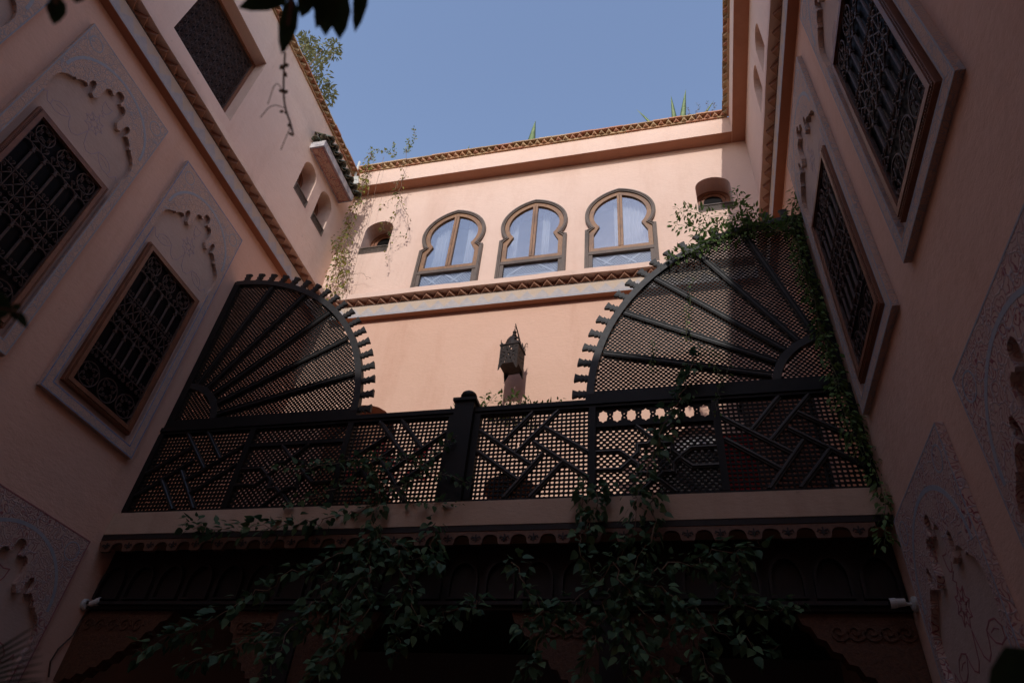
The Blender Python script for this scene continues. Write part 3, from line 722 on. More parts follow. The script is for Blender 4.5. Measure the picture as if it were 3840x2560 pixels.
for i in range(22):
    c = XL + .17 + i * (XR - XL) / 22
    MB().prism(arch(c, .14, 3.70, 3.86, 4.06, 8), 0, .05, FG, [arch(c, .115, 3.715, 3.86, 4.03, 8)]).build('blind_arch', WOODB, t)
for zz, d in ((3.60, .06), (3.635, .09)): MB().box(XL, XR, zz, zz + .03, -.2, d, FG).build('moulding', WOODB, t)
def bracket(x0, x1, za, zb, sg):                   # carved corner piece with a scalloped edge
    n = 9; P = [(x0, zb)]
    for i in range(n + 1):
        f = i / n; u = x0 + (x1 - x0) * f; v = za + (zb - za) * (f ** 1.5)
        P.append((u, v))
        if i < n:
            f2 = (i + .5) / n; P.append((x0 + (x1 - x0) * f2 + .012 * sg, za + (zb - za) * (f2 ** 1.5) - .03))
    P = [(x0, zb)] + P[1:]
    b = MB().prism(P, -.12, .02, FG).build('bracket', CARVE, t)
    r_ = MB()
    for i in range(5):
        f = .1 + i * .14; r_.ribbon(spiral(x0 + (x1 - x0) * f, zb - .14, .07, 1.4, 0, sg, 14), .008, .02, .032, FG)
    r_.build('carving', CARVE, b)
bracket(XL + .005, -4.85, 2.95, 3.595, 1); bracket(-3.70, -4.25, 2.95, 3.595, -1); bracket(-3.45, -2.7, 2.95, 3.595, 1); bracket(-.75, -1.5, 2.95, 3.595, -1); bracket(-.5, .2, 2.95, 3.595, 1); bracket(XR - .005, .78, 2.95, 3.595, -1)
for c in (-3.575, -.625):
    MB().box(c - .125, c + .125, 5.70, 5.95, 0, 3.595).build('pillar', WOODB, t)
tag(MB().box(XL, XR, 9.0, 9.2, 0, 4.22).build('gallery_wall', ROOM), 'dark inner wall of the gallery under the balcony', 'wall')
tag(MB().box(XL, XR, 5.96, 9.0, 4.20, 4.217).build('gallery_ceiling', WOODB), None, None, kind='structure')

# ------------------------------------------------------------------ lattice pieces
jr = random.Random(77)
def bead_lattice(inside, u0, u1, v0, v1, F, p, stag, r=.0135, st=.0065, d=.012):
    m = MB(); rows = int((v1 - v0) / (p / 2 if stag else p)) + 1; cols = int((u1 - u0) / p) + 2
    dv = p / 2 if stag else p
    oct8 = [(math.cos(math.pi / 8 + math.pi / 4 * k), math.sin(math.pi / 8 + math.pi / 4 * k)) for k in range(8)]
    for j in range(rows):
        v = v0 + j * dv
        for i in range(cols):
            u = u0 + i * p + (p / 2 if stag and j % 2 else 0)
            if not inside(u, v): continue
            b = len(m.v); u0_, v0_, r0_ = u, v, r; u += jr.gauss(0, .0007); v += jr.gauss(0, .0007); r *= jr.uniform(.93, 1.07)
            for k in range(8): m.v.append(F(u + r * oct8[k][0], v + r * oct8[k][1], d))
            for k in range(8): m.v.append(F(u + r * oct8[k][0], v + r * oct8[k][1], -d))
            m.f.append(tuple(b + k for k in range(8))); m.f.append(tuple(b + 15 - k for k in range(8)))
            for k in range(8): m.f.append((b + k, b + 8 + k, b + 8 + (k + 1) % 8, b + (k + 1) % 8))
            u, v, r = u0_, v0_, r0_
            for du, dw in (((p / 2, dv), (-p / 2, dv)) if stag else ((p, 0), (0, p))):
                if jr.random() < .006: continue
                if not inside(u + du, v + dw): continue
                L = math.hypot(du, dw); nx_, nz_ = -dw / L * st, du / L * st
                b = len(m.v)
                for (a, c_) in ((u, v), (u + du, v + dw)):
                    m.v += [F(a + nx_, c_ + nz_, st), F(a - nx_, c_ - nz_, st), F(a - nx_, c_ - nz_, -st), F(a + nx_, c_ + nz_, -st)]
                for k in range(4): m.f.append((b + k, b + (k + 1) % 4, b + 4 + (k + 1) % 4, b + 4 + k))
    return m

# ------------------------------------------------------------------ fan screens
def fan(cx, sg, label):                            # sg: +1 opens to the right of the wall, -1 to the left
    t = thing('fan_screen', label, 'screen', (cx, YF, 5.65), 'quarter circle lattice screens standing on the railing')
    cz, RO = 5.645, 2.47
    P = lambda r, a: (cx + sg * r * math.cos(a), cz + r * math.sin(a))
    def arcband(r0, r1, a0, a1, w0, w1, n, name):
        A = [P(r1, a0 + (a1 - a0) * i / n) for i in range(n + 1)] + [P(r0, a1 + (a0 - a1) * i / n) for i in range(n + 1)]
        return MB().prism(A, w0, w1, FF).build(name, WOODF, t)
    e = .012
    arcband(RO - .078, RO, .035, math.pi / 2 - e, -.035, .04, 32, 'rim')
    arcband(.595, .675, .14, math.pi / 2 - .04, -.03, .035, 14, 'hub_arc')
    for k in range(1, 6):
        a = R(14.7 * k + .6); d = (sg * math.cos(a), math.sin(a)); n_ = (-d[1] * sg, d[0] * sg)
        pts = [P(.68, a), P(RO - .1, a)]
        rb = MB().ribbon(pts, .036, -.03, .034, FF, False, .033).build('rib', WOODF, t)
        q = MB()
        for s in (-1, 1): q.ribbon([(p[0] + n_[0] * .019 * s, p[1] + n_[1] * .019 * s) for p in pts], .009, .034, .040, FF, False, .005)
        q.build('rib_moulding', WOOD, rb)
    x0, x1 = sorted((cx + sg * .01, cx + sg * (RO + .005)))
    MB().box(x0, x1, cz + .012, cz + .115, -.035, .038, FF).build('bottom_rail', WOOD, t)
    x0, x1 = sorted((cx + sg * .006, cx + sg * .10))
    MB().box(x0, x1, cz + .116, cz + RO - .01, -.033, .036, FF).build('wall_stile', WOOD, t)
    for k in range(6):                             # one lattice per sector
        a0, a1 = R(14.7 * k + .6 if k else 3), R(14.7 * (k + 1) + .6 if k < 5 else 88)
        def ins(u, v, a0=a0, a1=a1):
            du, dv = (u - cx) * sg, v - cz; r_ = math.hypot(du, dv)
            return .64 < r_ < RO - .08 and du > .05 and dv > .09 and a0 - .01 < math.atan2(dv, du) < a1 + .01
        ux = [P(r_, a)[0] for r_ in (.6, RO) for a in (a0, a1)]; vz = [P(r_, a)[1] for r_ in (.6, RO) for a in (a0, a1)]
        u_0 = cx + .051 * math.floor((min(ux) - cx) / .051)
        v_0 = cz + .051 * math.floor((min(vz) - cz) / .051)
        bead_lattice(ins, u_0, max(ux), v_0, max(vz) + .05, FF, .051, True, .0138, .0056, .009).build('lattice_panel', WOOD, t, recalc=False, kind='stuff')
    ins = lambda u, v: math.hypot(u - cx, v - cz) < .59 and (u - cx) * sg > .05 and v - cz > .09
    bead_lattice(ins, cx - .051 * 13, cx + .66, cz, cz + .62, FF, .051, True, .0138, .0056, .009).build('lattice_panel', WOOD, t, recalc=False, kind='stuff')
    prof = [(0, .020), (.040, .043), (.047, .024), (.088, .045), (.095, .026), (.155, .051)]
    for k in range(19):
        a = R(2.6 + k * 4.66); d = (sg * math.cos(a), math.sin(a)); n_ = (-d[1], d[0]); o_ = P(RO - .006, a)
        pt = [(o_[0] + d[0] * r_ + n_[0] * h_, o_[1] + d[1] * r_ + n_[1] * h_) for r_, h_ in prof] + [(o_[0] + d[0] * r_ - n_[0] * h_, o_[1] + d[1] * r_ - n_[1] * h_) for r_, h_ in reversed(prof)]
        if k == 18 and max(abs(p[0] - cx) for p in pt) < .1: continue
        mm = MB().prism(pt, -.018, .018, FF).build('merlon', WOODF, t)
        c2 = [(o_[0] + d[0] * r_ + n_[0] * h_ * .62, o_[1] + d[1] * r_ + n_[1] * h_ * .62) for r_, h_ in prof] + [(o_[0] + d[0] * r_ - n_[0] * h_ * .62, o_[1] + d[1] * r_ - n_[1] * h_ * .62) for r_, h_ in reversed(prof)]
        MB().prism(c2, .018, .022, FF).build('raised_field', WOODF, mm)
WOODF = woodm('dark_wood_merlon', (.013, .0115, .0118), (.023, .021, .0215), .5, (1, 1, 1), 22, .002, .3)
fan(XL + .006, 1, 'left fan shaped lattice screen in deep shade against the left wall')
fan(XR - .006, -1, 'right fan shaped lattice screen with vines hanging over it')

# ------------------------------------------------------------------ balustrade
t = thing('balustrade', 'long dark lattice railing of the balcony with a ball topped newel', 'railing', (-2.1, YF, 4.53))
NW = (-2.24, -2.03)
for a, b in ((XL + .004, NW[0]), (NW[1], XR - .004)):
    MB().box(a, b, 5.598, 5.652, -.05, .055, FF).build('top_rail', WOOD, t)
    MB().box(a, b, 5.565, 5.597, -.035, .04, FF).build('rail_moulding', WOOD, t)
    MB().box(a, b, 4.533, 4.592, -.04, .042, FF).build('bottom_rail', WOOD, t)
n_ = MB().box(NW[0], NW[1], 4.533, 5.705, -.10, .105, FF); n_ = n_.build('newel', WOOD, t)
MB().box(NW[0] - .022, NW[1] + .022, 5.706, 5.742, -.122, .127, FF).build('newel_cap', WOOD, n_)
MB().lathe([(.045, 0), (.062, .010), (.05, .024), (.068, .036), (.086, .066), (.089, .09), (.078, .117), (.055, .137), (.015, .147)], 24, (-2.135, YF, 5.7425)).build('ball_finial', WOOD, n_, True)
posts = [-4.63, -3.43, -.80, .38]
for p in posts + [XL + .035, XR - .035, NW[0] - .036, NW[1] + .036]:
    hw = .034 if abs(p - NW[0]) > .1 and abs(p - NW[1]) > .1 else .033
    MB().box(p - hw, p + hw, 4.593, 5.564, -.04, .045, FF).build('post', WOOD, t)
bays = [(XL + .07, posts[0] - .034, 'D', -1), (posts[0] + .034, posts[1] - .034, 'S', 1), (posts[1] + .034, NW[0] - .07, 'D', -1),
        (NW[1] + .07, posts[2] - .034, 'D', 1), (posts[2] + .034, posts[3] - .034, 'T', 1), (posts[3] + .034, XR - .07, 'D', 1)]
DB = [((-1.947, 5.38), (-1.382, 4.945)), ((-1.938, 5.128), (-1.494, 4.783)), ((-1.403, 5.56), (-1.695, 5.203)), ((-1.142, 5.56), (-1.547, 5.084)), ((-1.271, 5.37), (-.836, 5.055)),
      ((-1.38, 5.207), (-.836, 4.785)), ((-1.275, 5.069), (-1.628, 4.598)), ((-1.081, 4.962), (-1.377, 4.598))]
def bar(pts, par, off=0., hw=.027, closed=False):
    b = MB().ribbon(pts, hw, .008, .030 + off, FF, closed, hw * .82).build('pattern_bar', WOODS, par)
    MB().ribbon(pts, hw * .6, .030 + off, .046 + off, FF, closed, hw * .22).build('ridge', WOODS, b)
for u0, u1, kind, sg in bays:
    if kind == 'D':
        bead_lattice(lambda u, v: u0 - .02 < u < u1 + .02 and 4.58 < v < 5.575, u0 - .01, u1, 4.60, 5.57, FF, .0452, False, .0156, .0080, .010).build('lattice_panel', WOOD, t, recalc=False, kind='stuff')
        for k, (a, b) in enumerate(DB):
            s = (u1 - u0) / (1.112)
            f = lambda x: (u0 + (x + 1.948) * s) if sg > 0 else (u1 - (x + 1.948) * s)
            bar([(f(a[0]), a[1]), (f(b[0]), b[1])], t, .0008 * k)
    else:
        cu = (u0 + u1) / 2; zt = 5.36
        bead_lattice(lambda u, v: u0 - .02 < u < u1 + .02 and 4.58 < v < (zt if kind == 'T' else 5.575), u0 - .01, u1, 4.60, 5.57, FF, .06, True, .0162, .0070, .010).build('lattice_panel', WOOD, t, recalc=False, kind='stuff')
        MB().box(u0, u1, zt - .03, zt + .012, -.03, .036, FF).build('mid_rail', WOOD, t)
        if kind == 'T':                            # row of larger eight-lobed openings
            N = 8; st = (u1 - u0) / N; H = []
            for i in range(N):
                c = u0 + (i + .5) * st
                H.append([(c + (.052 if k % 2 == 0 else .043) * math.cos(2 * math.pi * k / 16), 5.468 + (.078 if k % 2 == 0 else .066) * math.sin(2 * math.pi * k / 16)) for k in range(16)])
            for i in range(1, N):
                for s in (-1, 1):
                    c = u0 + i * st; H.append([(c + .009 * math.cos(math.pi / 3 * k), 5.468 + s * .022 + .014 * math.sin(math.pi / 3 * k)) for k in range(6)])
            MB().prism(rect(u0, u1, zt + .013, 5.564), -.01, .012, FF, H).build('pierced_board', WOOD, t)
        zc = 4.957
        star = [(cu + (.225 if k % 2 == 0 else .172) * math.cos(math.pi / 8 * k), zc + (.215 if k % 2 == 0 else .165) * math.sin(math.pi / 8 * k)) for k in range(16)]
        bar(star, t, .004, .024, True)
        for s in (-1, 1):
            e = u1 if s > 0 else u0
            bar([(e, 5.05), (cu + s * .325, 5.05), (cu + s * .215, zc), (cu + s * .325, 4.855), (e, 4.855)], t, .001, .024)
            bar([(cu + s * .165, 5.325), (cu, zc + .2), (cu, zc + .199)], t, .002 + .0005 * s, .022)
            bar([(cu + s * .165, 4.60), (cu, zc - .2), (cu, zc - .199)], t, .002 + .0005 * s, .022)

# ------------------------------------------------------------------ hanging lantern
t = thing('lantern', 'pierced tin lantern hanging from a bracket on the sunlit wall', 'lantern', (-2.18, 7.22, 7.47), None)
LC = Vector((-2.185, 7.215, 0)); LA = R(-6); HB = .137
def LF(side):
    def f(u, v, w_):
        a = LA + side * math.pi / 2; ox, oy = math.sin(a), -math.cos(a)   # outward
        tx, ty = math.cos(a), math.sin(a)
        return (LC.x + tx * u + ox * (HB + w_), LC.y + ty * u + oy * (HB + w_), v)
    return f
zb_, zt_ = 7.475, 7.805
for s in range(4):
    F = LF(s); holes = []
    for i, (cu_, cv_) in enumerate([(0, .165)] + [(.075 * math.cos(a), .165 + .085 * math.sin(a)) for a in [k * math.pi / 4 + .39 for k in range(8)]] + [(sx * .1, .165 + sy * .125) for sx in (-1, 1) for sy in (-1, 1)] + [(sx * .105, .165 + sy) for sx in (-1, 1) for sy in (-.055, 0, .055)] + [(sx, .165 + sy * .135) for sx in (-.05, 0, .05) for sy in (-1, 1)]):
        an = math.atan2(cv_ - .165, cu_); ra, rb = (.02, .02) if i == 0 else ((.026, .010) if i < 9 else (.014, .007))
        holes.append([(cu_ + ra * math.cos(q) * math.cos(an) - rb * math.sin(q) * math.sin(an), zb_ + cv_ + ra * math.cos(q) * math.sin(an) + rb * math.sin(q) * math.cos(an)) for q in [2 * math.pi * j / 7 for j in range(7)]])
    MB().prism(rect(-HB + .002, HB - .002, zb_, zt_), -.004, 0, F, holes).build('pierced_side', LANT, t)
    MB().box(-HB - .01, HB + .01, zt_ + .002, zt_ + .02, -.012, .012, F).build('rim', LANT, t)
    for s2 in (-1, 1):
        c_ = s2 * HB
        MB().prism([(c_, zb_ - .001), (c_ - s2 * .055, zb_ - .001), (c_ - s2 * .012, zb_ - .10), (c_ + s2 * .004, zb_ - .105)][::s2], -.003, .0015 + .001 * (s2 > 0), F).build('foot', LANT, t)
        MB().prism([(c_, zt_ + .022), (c_ - s2 * .045, zt_ + .022), (c_ - s2 * .03, zt_ + .05), (c_ - s2 * .012, zt_ + .06), (c_, zt_ + .115), (c_ + s2 * .006, zt_ + .11)][::s2], -.003, .0015 + .001 * (s2 > 0), F).build('crest', LANT, t)
m = MB(); cs = math.cos(LA); sn = math.sin(LA)
q = [(LC.x + x * cs - y * sn, LC.y + x * sn + y * cs, zb_ + .004) for x, y in ((-.13, -.13), (.13, -.13), (.13, .13), (-.13, .13))]
m.add(q + [(a, b, c + .004) for a, b, c in q], [(3, 2, 1, 0), (4, 5, 6, 7), (0, 1, 5, 4), (1, 2, 6, 5), (2, 3, 7, 6), (3, 0, 4, 7)]).build('base_plate', LANT, t)
dome = MB(); n1, n2 = 20, 8                        # pierced dome: quads with gaps
for i in range(n2):
    for k in range(n1):
        if 1 < i < 6 and (k % 5 in (1, 2) and i % 3 != 0): continue
        def dp(ii, kk, r_): a = math.pi / 2 * ii / n2; b = 2 * math.pi * kk / n1; return (LC.x + r_ * math.cos(a) * math.cos(b), LC.y + r_ * math.cos(a) * math.sin(b), zt_ + .02 + r_ * 1.95 * math.sin(a))
        dome.add([dp(i, k, .128), dp(i, k + 1, .128), dp(i + 1, k + 1, .128), dp(i + 1, k, .128), dp(i, k, .124), dp(i, k + 1, .124), dp(i + 1, k + 1, .124), dp(i + 1, k, .124)], [(0, 1, 2, 3), (7, 6, 5, 4)])
dome.build('dome', LANT, t, recalc=False)
MB().lathe([(.012, 0), (.03, .01), (.035, .025), (.028, .04), (.012, .05), (.012, .06), (.028, .072), (.03, .09), (.02, .105), (.008, .115), (.006, .13)], 14, (LC.x, LC.y, zt_ + .262)).build('finial', LANT, t, True)
MB().tube([(LC.x + .012 * math.cos(a), LC.y, zt_ + .405 + .018 * math.sin(a)) for a in [2 * math.pi * k / 10 for k in range(10)]], .004, 4, True).build('ring', LANT, t)
MB().tube([(LC.x, LC.y, zt_ + .42), (LC.x + .014, LC.y, zt_ + .435), (LC.x - .01, LC.y, zt_ + .455), (LC.x + .004, LC.y + .01, zt_ + .48)], .004, 4).build('hook', LANT, t)
MB().tube([(LC.x, LC.y + .0, zt_ + .52), (LC.x + .004, LC.y + .01, zt_ + .49), (LC.x + .02, LC.y + .1, zt_ + .42), (LC.x + .03, LC.y + .2, zt_ + .36), (LC.x + .03, YB - .02, zt_ + .32)], [.006, .009, .011, .012, .012], 6).build('bracket_arm', LANT, t)
MB().prism([(LC.x + .0, zt_ + .1), (LC.x + .06, zt_ + .1), (LC.x + .07, zt_ + .33), (LC.x + .05, zt_ + .38), (LC.x + .03, zt_ + .46), (LC.x + .01, zt_ + .38), (LC.x - .01, zt_ + .33)], .0, .012, FB).build('wall_plate', LANT, t)
MB().tube([FB(LC.x + .06, zt_ + .32, .012), FB(LC.x + .085, zt_ + .40, .03), FB(LC.x + .11, zt_ + .41, .04), FB(LC.x + .12, zt_ + .38, .04)], .006, 4).build('plate_curl', LANT, t)

# ------------------------------------------------------------------ spot lamps on the side walls
def spot(F, u, v, tilt, label):
    t = thing('spot_lamp', label, 'lamp', F(u, v, 0), 'spot lamps on the side walls')
    p = Vector(F(u, v, 0)); o_ = (Vector(F(u, v, 1)) - p).normalized()
    MB().tube([p, p + o_ * .02, p + o_ * .032], [.055, .055, .042], 18).build('wall_rose', WHITE, t)
    q = p + o_ * .03; e = q + o_ * .06 + Vector((0, .0, .012))
    MB().tube([q, q + o_ * .03, e], [.011, .013, .013], 8).build('arm', WHITE, t)
    d = (o_ + Vector((0, .1, tilt))).normalized()
    MB().tube([e - d * .02, e + d * .04, e + d * .044, e + d * .085], [.028, .032, .037, .037], 14).build('head', WHITE, t)
    MB().tube([e + d * .0855, e + d * .088], [.03, .03], 14).build('lens', DARKG, t)
    return p
spot(FL, 5.68, 3.635, .35, 'white spot lamp on the left wall beside the gallery')
p = spot(FR, 5.585, 3.615, -.05, 'white spot lamp on the right wall beside the gallery')
tag(MB().tube([(XL + .05, 5.70, 3.60), (XL + .012, 5.72, 3.5), (XL + .02, 5.70, 3.35), (XL + .012, 5.62, 3.2), (XL + .012, 5.6, 3.08), (XL + .014, 5.66, 2.96)], .008, 5).build('lamp_cable', IRON), 'thin dark cable running down from the left spot lamp', 'cable')

# ------------------------------------------------------------------ terrace furniture seen through the lattice
t = thing('armchair', 'red upholstered chair seen through the right end of the railing', 'chair', (.72, 6.55, 4.46))
MB().box(.47, .98, 6.3, 6.8, 4.86, 4.95).build('seat', REDC, t); MB().box(.45, .76, 6.32, 6.39, 4.955, 5.62).build('backrest', REDC, t)
for a in (.5, .93):
    for b in (6.34, 6.74): MB().box(a, a + .04, b, b + .04, 4.462, 4.858).build('leg', WOODR, t)

# ------------------------------------------------------------------ plants
def leaf_mesh(name, mat, L=1., W=.62, kind='heart', curl=.12):
    if kind == 'heart': pr = [(0, 0), (.08, .36), (.28, .5), (.52, .42), (.76, .2), (1, 0)]
    elif kind == 'narrow': pr = [(0, 0), (.15, .3), (.4, .5), (.7, .34), (1, 0)]
    else: pr = [(0, 0), (.2, .42), (.5, .5), (.8, .3), (1, 0)]
    vs = []; n = len(pr)
    for x, h in pr: vs.append((x * L, 0, -curl * x * x))
    for s in (-1, 1):
        for x, h in pr[1:-1]: vs.append((x * L, s * h * W, .16 * h * W - curl * x * x * 1.1))
    m = n - 2; fs = []
    for s in (0, 1):
        b = n + s * m
        seq = [(0, 1, b)] + [(i, i + 1, b + i, b + i - 1) for i in range(1, m)] + [(m, m + 1, b + m - 1)]
        fs += [q if s else q[::-1] for q in seq]
    return MB().add(vs, fs).mesh(name, mat, True, recalc=False)
LM = {k: leaf_mesh('leaf', m_, 1, w_, kd) for k, (m_, w_, kd) in dict(b=(LEAF, .7, 'heart'), b2=(LEAF2, .6, 'heart'), j=(LEAFJ, .42, 'narrow'), y=(LEAFY, .75, 'heart'), d=(LEAFD, .5, 'narrow'), k=(LEAFK, .5, 'x'), t=(LEAFT, .34, 'narrow'), f=(FLOW, .8, 'heart')).items()}
def resample(pts, step):
    out = [pts[0]]; acc = 0
    for a, b in zip(pts, pts[1:]):
        L = (b - a).length; n = max(1, int(L / step))
        for i in range(1, n + 1): out.append(a.lerp(b, i / n))
    return out
def smooth_path(pts, k=3):
    P = [Vector(p) for p in pts]
    for _ in range(k):
        Q = [P[0]]
        for a, b in zip(P, P[1:]): Q += [a.lerp(b, .25), a.lerp(b, .75)]
        Q.append(P[-1]); P = Q
        if len(P) > 60: break
    return P
def rotm(d, nrm):
    d = d.normalized(); s = nrm.cross(d)
    s = s.normalized() if s.length > 1e-5 else d.orthogonal().normalized(); n_ = d.cross(s)
    return Matrix((d, s, n_)).transposed()
def vine(name, label, cat, stems, base, keys=('b',), size=.065, step=.05, spread=.03, per=1, rs=1, stem_mat=None, stem_r=.004, droop=.5, maxobj=300, wig=.015, grp=None):
    """stems: lists of 3-d points. Every leaf is a mesh of its own up to maxobj, the rest is one foliage part."""
    rn = random.Random(rs); t = thing(name, label, cat, base, grp); L_ = []
    for st in stems:
        pts = smooth_path(st, 2); pts = [p + Vector((rn.gauss(0, wig), rn.gauss(0, wig), rn.gauss(0, wig))) * (0 if i in (0, len(pts) - 1) else 1) for i, p in enumerate(pts)]
        n = len(pts); MB().tube(pts, [stem_r * (1 - .6 * i / n) for i in range(n)], 5).build('stem', stem_mat or STEM, t, True)
        rp = resample(pts, step)
        for i in range(len(rp) - 1):
            d0 = (rp[i + 1] - rp[i])
            if d0.length < 1e-6: continue
            d0.normalize()
            for k in range(per):
                side = Vector((rn.gauss(0, 1), rn.gauss(0, .8), rn.gauss(0, .6))); side = side - d0 * side.dot(d0); side = side.normalized() if side.length > 1e-3 else Vector((1, 0, 0))
                d = (side + d0 * .5 + Vector((0, -.25, -droop))).normalized()
                nr = Vector((rn.gauss(0, .6), -.35 + rn.gauss(0, .55), 1)).normalized()
                p = rp[i] + side * rn.uniform(.1, 1) * spread
                L_.append((p, d, nr, size * rn.uniform(.42, 1.25), keys[rn.randrange(len(keys))]))
    rn.shuffle(L_)
    for p, d, nr, s, k in L_[:maxobj]:
        M4 = rotm(d, nr).to_4x4(); o = obj('leaf', LM[k], t, loc=p, rot=M4.to_euler(), scale=s)
    rest = {}
    for p, d, nr, s, k in L_[maxobj:]: rest.setdefault(k, []).append((p, d, nr, s))
    for k, ls in rest.items():
        src = LM[k]; m = MB(); V_ = [v.co.copy() for v in src.vertices]; Fc = [tuple(f.vertices) for f in src.polygons]
        for p, d, nr, s in ls:
            Mx = rotm(d, nr); m.add([p + Mx @ (v * s) for v in V_], Fc)
        m.build('foliage', src.materials[0], t, True, recalc=False, kind='stuff')
    return t
A = lambda pl, y: [at(a, b, y + (i * .0)) for i, (a, b) in enumerate(pl)]
def AV(pl, y0, y1): n = max(1, len(pl) - 1); return [at(a, b, y0 + (y1 - y0) * i / n) for i, (a, b) in enumerate(pl)]
# bougainvillea in front of the gallery, left clump
st = [AV([(850, 1050), (872, 1120), (868, 1180), (850, 1240)], 5.5, 5.3),
      AV([(868, 1160), (800, 1180), (720, 1195), (640, 1205), (540, 1216), (418, 1208)], 5.44, 5.4),
      AV([(850, 1240), (790, 1275), (700, 1310), (620, 1345), (545, 1385), (440, 1450), (305, 1492)], 5.3, 5.0),
      AV([(850, 1240), (835, 1330), (770, 1400), (690, 1440), (620, 1455), (520, 1490), (405, 1530)], 5.3, 5.05),
      AV([(860, 1235), (920, 1255), (970, 1290), (1015, 1298)], 5.3, 5.2), AV([(905, 1255), (930, 1330), (960, 1400), (965, 1440)], 5.3, 5.2),
      AV([(965, 1440), (1020, 1415), (1060, 1395), (1102, 1380)], 5.2, 5.15), AV([(935, 1340), (905, 1400), (905, 1460), (915, 1500)], 5.25, 5.2),
      AV([(835, 1250), (800, 1350), (760, 1450), (745, 1568)], 5.25, 5.1), AV([(780, 1290), (720, 1380), (650, 1470), (600, 1568)], 5.2, 5.0),
      AV([(850, 1300), (840, 1400), (800, 1480), (690, 1568)], 5.2, 5.1), AV([(1000, 1200), (990, 1250), (1000, 1300)], 5.4, 5.3)]
vine('bougainvillea', 'left bougainvillea clump hanging dark in front of the gallery', 'vine', st, at(850, 1400, 5.25), ('b', 'b', 'b2'), .09, .036, .10, 4, 11, droop=.55, stem_r=.006, wig=.02)
st = [AV([(680, 1085), (770, 1060), (850, 1045), (960, 1062), (1085, 1110)], 5.47, 5.45), AV([(655, 1155), (740, 1130), (800, 1115), (870, 1105), (960, 1155), (1060, 1160)], 5.47, 5.45),
      AV([(870, 1130), (850, 1090), (840, 1060), (800, 1050)], 5.48, 5.45), AV([(960, 1062), (1010, 1030), (1050, 1000)], 5.5, 5.47), AV([(760, 1065), (700, 1070), (640, 1075)], 5.48, 5.46), AV([(880, 1130), (940, 1110), (985, 1065)], 5.46, 5.46)]
vine('bougainvillea', 'bougainvillea shoots threaded across the left half of the railing', 'vine', st, at(860, 1120, 5.47), ('b', 'b2'), .072, .03, .05, 2, 12, droop=.4)
# right clump
st = [AV([(1600, 820), (1575, 880), (1545, 940), (1510, 1010), (1490, 1070), (1462, 1140), (1450, 1210), (1420, 1280)], 5.5, 5.25),
      AV([(1420, 1280), (1370, 1340), (1300, 1385), (1240, 1420), (1175, 1440)], 5.25, 5.1), AV([(1340, 1095), (1348, 1180), (1330, 1250), (1370, 1320)], 5.42, 5.25), AV([(1395, 1100), (1370, 1160), (1355, 1220)], 5.42, 5.3),
      AV([(1500, 1130), (1500, 1210), (1470, 1290), (1440, 1380), (1430, 1470), (1455, 1568)], 5.4, 5.1), AV([(1180, 1295), (1205, 1340), (1240, 1400), (1300, 1430), (1360, 1440)], 5.2, 5.1),
      AV([(1450, 1330), (1530, 1300), (1620, 1280), (1690, 1265), (1740, 1242)], 5.25, 5.2), AV([(1600, 1285), (1660, 1330), (1720, 1400), (1780, 1400), (1832, 1390)], 5.25, 5.15),
      AV([(1480, 1340), (1560, 1380), (1640, 1440), (1720, 1490), (1790, 1480)], 5.2, 5.1), AV([(1250, 1420), (1225, 1480), (1215, 1560)], 5.1, 5.0), AV([(1430, 1440), (1490, 1500), (1560, 1568)], 5.15, 5.05),
      AV([(1400, 1350), (1370, 1450), (1330, 1568)], 5.2, 5.1), AV([(1560, 1380), (1600, 1470), (1640, 1568)], 5.2, 5.05), AV([(1690, 1270), (1700, 1330), (1660, 1400)], 5.2, 5.15), AV([(1410, 1290), (1470, 1400), (1540, 1450)], 5.2, 5.1)]
vine('bougainvillea', 'right bougainvillea clump hanging dark in front of the gallery', 'vine', st, at(1450, 1400, 5.25), ('b', 'b', 'b2'), .09, .036, .10, 4, 13, droop=.55, stem_r=.006, wig=.02)
# jasmine on the right fan and along the right wall
st = [AV([(1838, 395), (1828, 450), (1815, 520)], 5.45, 5.52), AV([(1862, 430), (1840, 480), (1815, 540)], 5.4, 5.5), AV([(1900, 445), (1860, 440), (1825, 470), (1805, 530)], 5.38, 5.5),
      AV([(1815, 520), (1845, 600), (1868, 680), (1888, 770), (1908, 830)], 5.53, 5.53), AV([(1830, 540), (1850, 640), (1880, 730), (1900, 800)], 5.5, 5.5),
      AV([(1900, 800), (1925, 880), (1965, 980), (2000, 1060), (2030, 1130), (2040, 1160)], 5.5, 5.45), AV([(1915, 860), (1945, 960), (1985, 1050)], 5.48, 5.45), AV([(2030, 1130), (2032, 1200), (2036, 1255)], 5.45, 5.42),
      AV([(1800, 535), (1740, 500), (1690, 520), (1620, 560), (1560, 590), (1530, 600)], 5.52, 5.55), AV([(1780, 530), (1720, 480), (1650, 500), (1545, 480)], 5.52, 5.6), AV([(1760, 525), (1700, 530), (1640, 530), (1580, 520), (1548, 515)], 5.5, 5.6),
      AV([(1740, 540), (1700, 470), (1690, 440)], 5.52, 5.5), AV([(1700, 540), (1640, 555), (1600, 580), (1570, 580)], 5.5, 5.5), AV([(1720, 520), (1680, 500), (1640, 520), (1600, 540)], 5.48, 5.5)]
vine('jasmine', 'green jasmine climbing over the right fan screen and down the right wall', 'vine', st, at(1900, 830, 5.5), ('j',), .068, .030, .09, 6, 14, STEMG, .004, .5, 300)
st = [AV([(1595, 640), (1580, 700), (1575, 770), (1600, 800), (1640, 820)], 5.5, 5.52), AV([(1500, 780), (1490, 830), (1500, 850)], 5.52, 5.52), AV([(1625, 800), (1650, 850), (1660, 910), (1640, 950)], 5.5, 5.48), AV([(1655, 880), (1680, 830), (1640, 810)], 5.5, 5.5)]
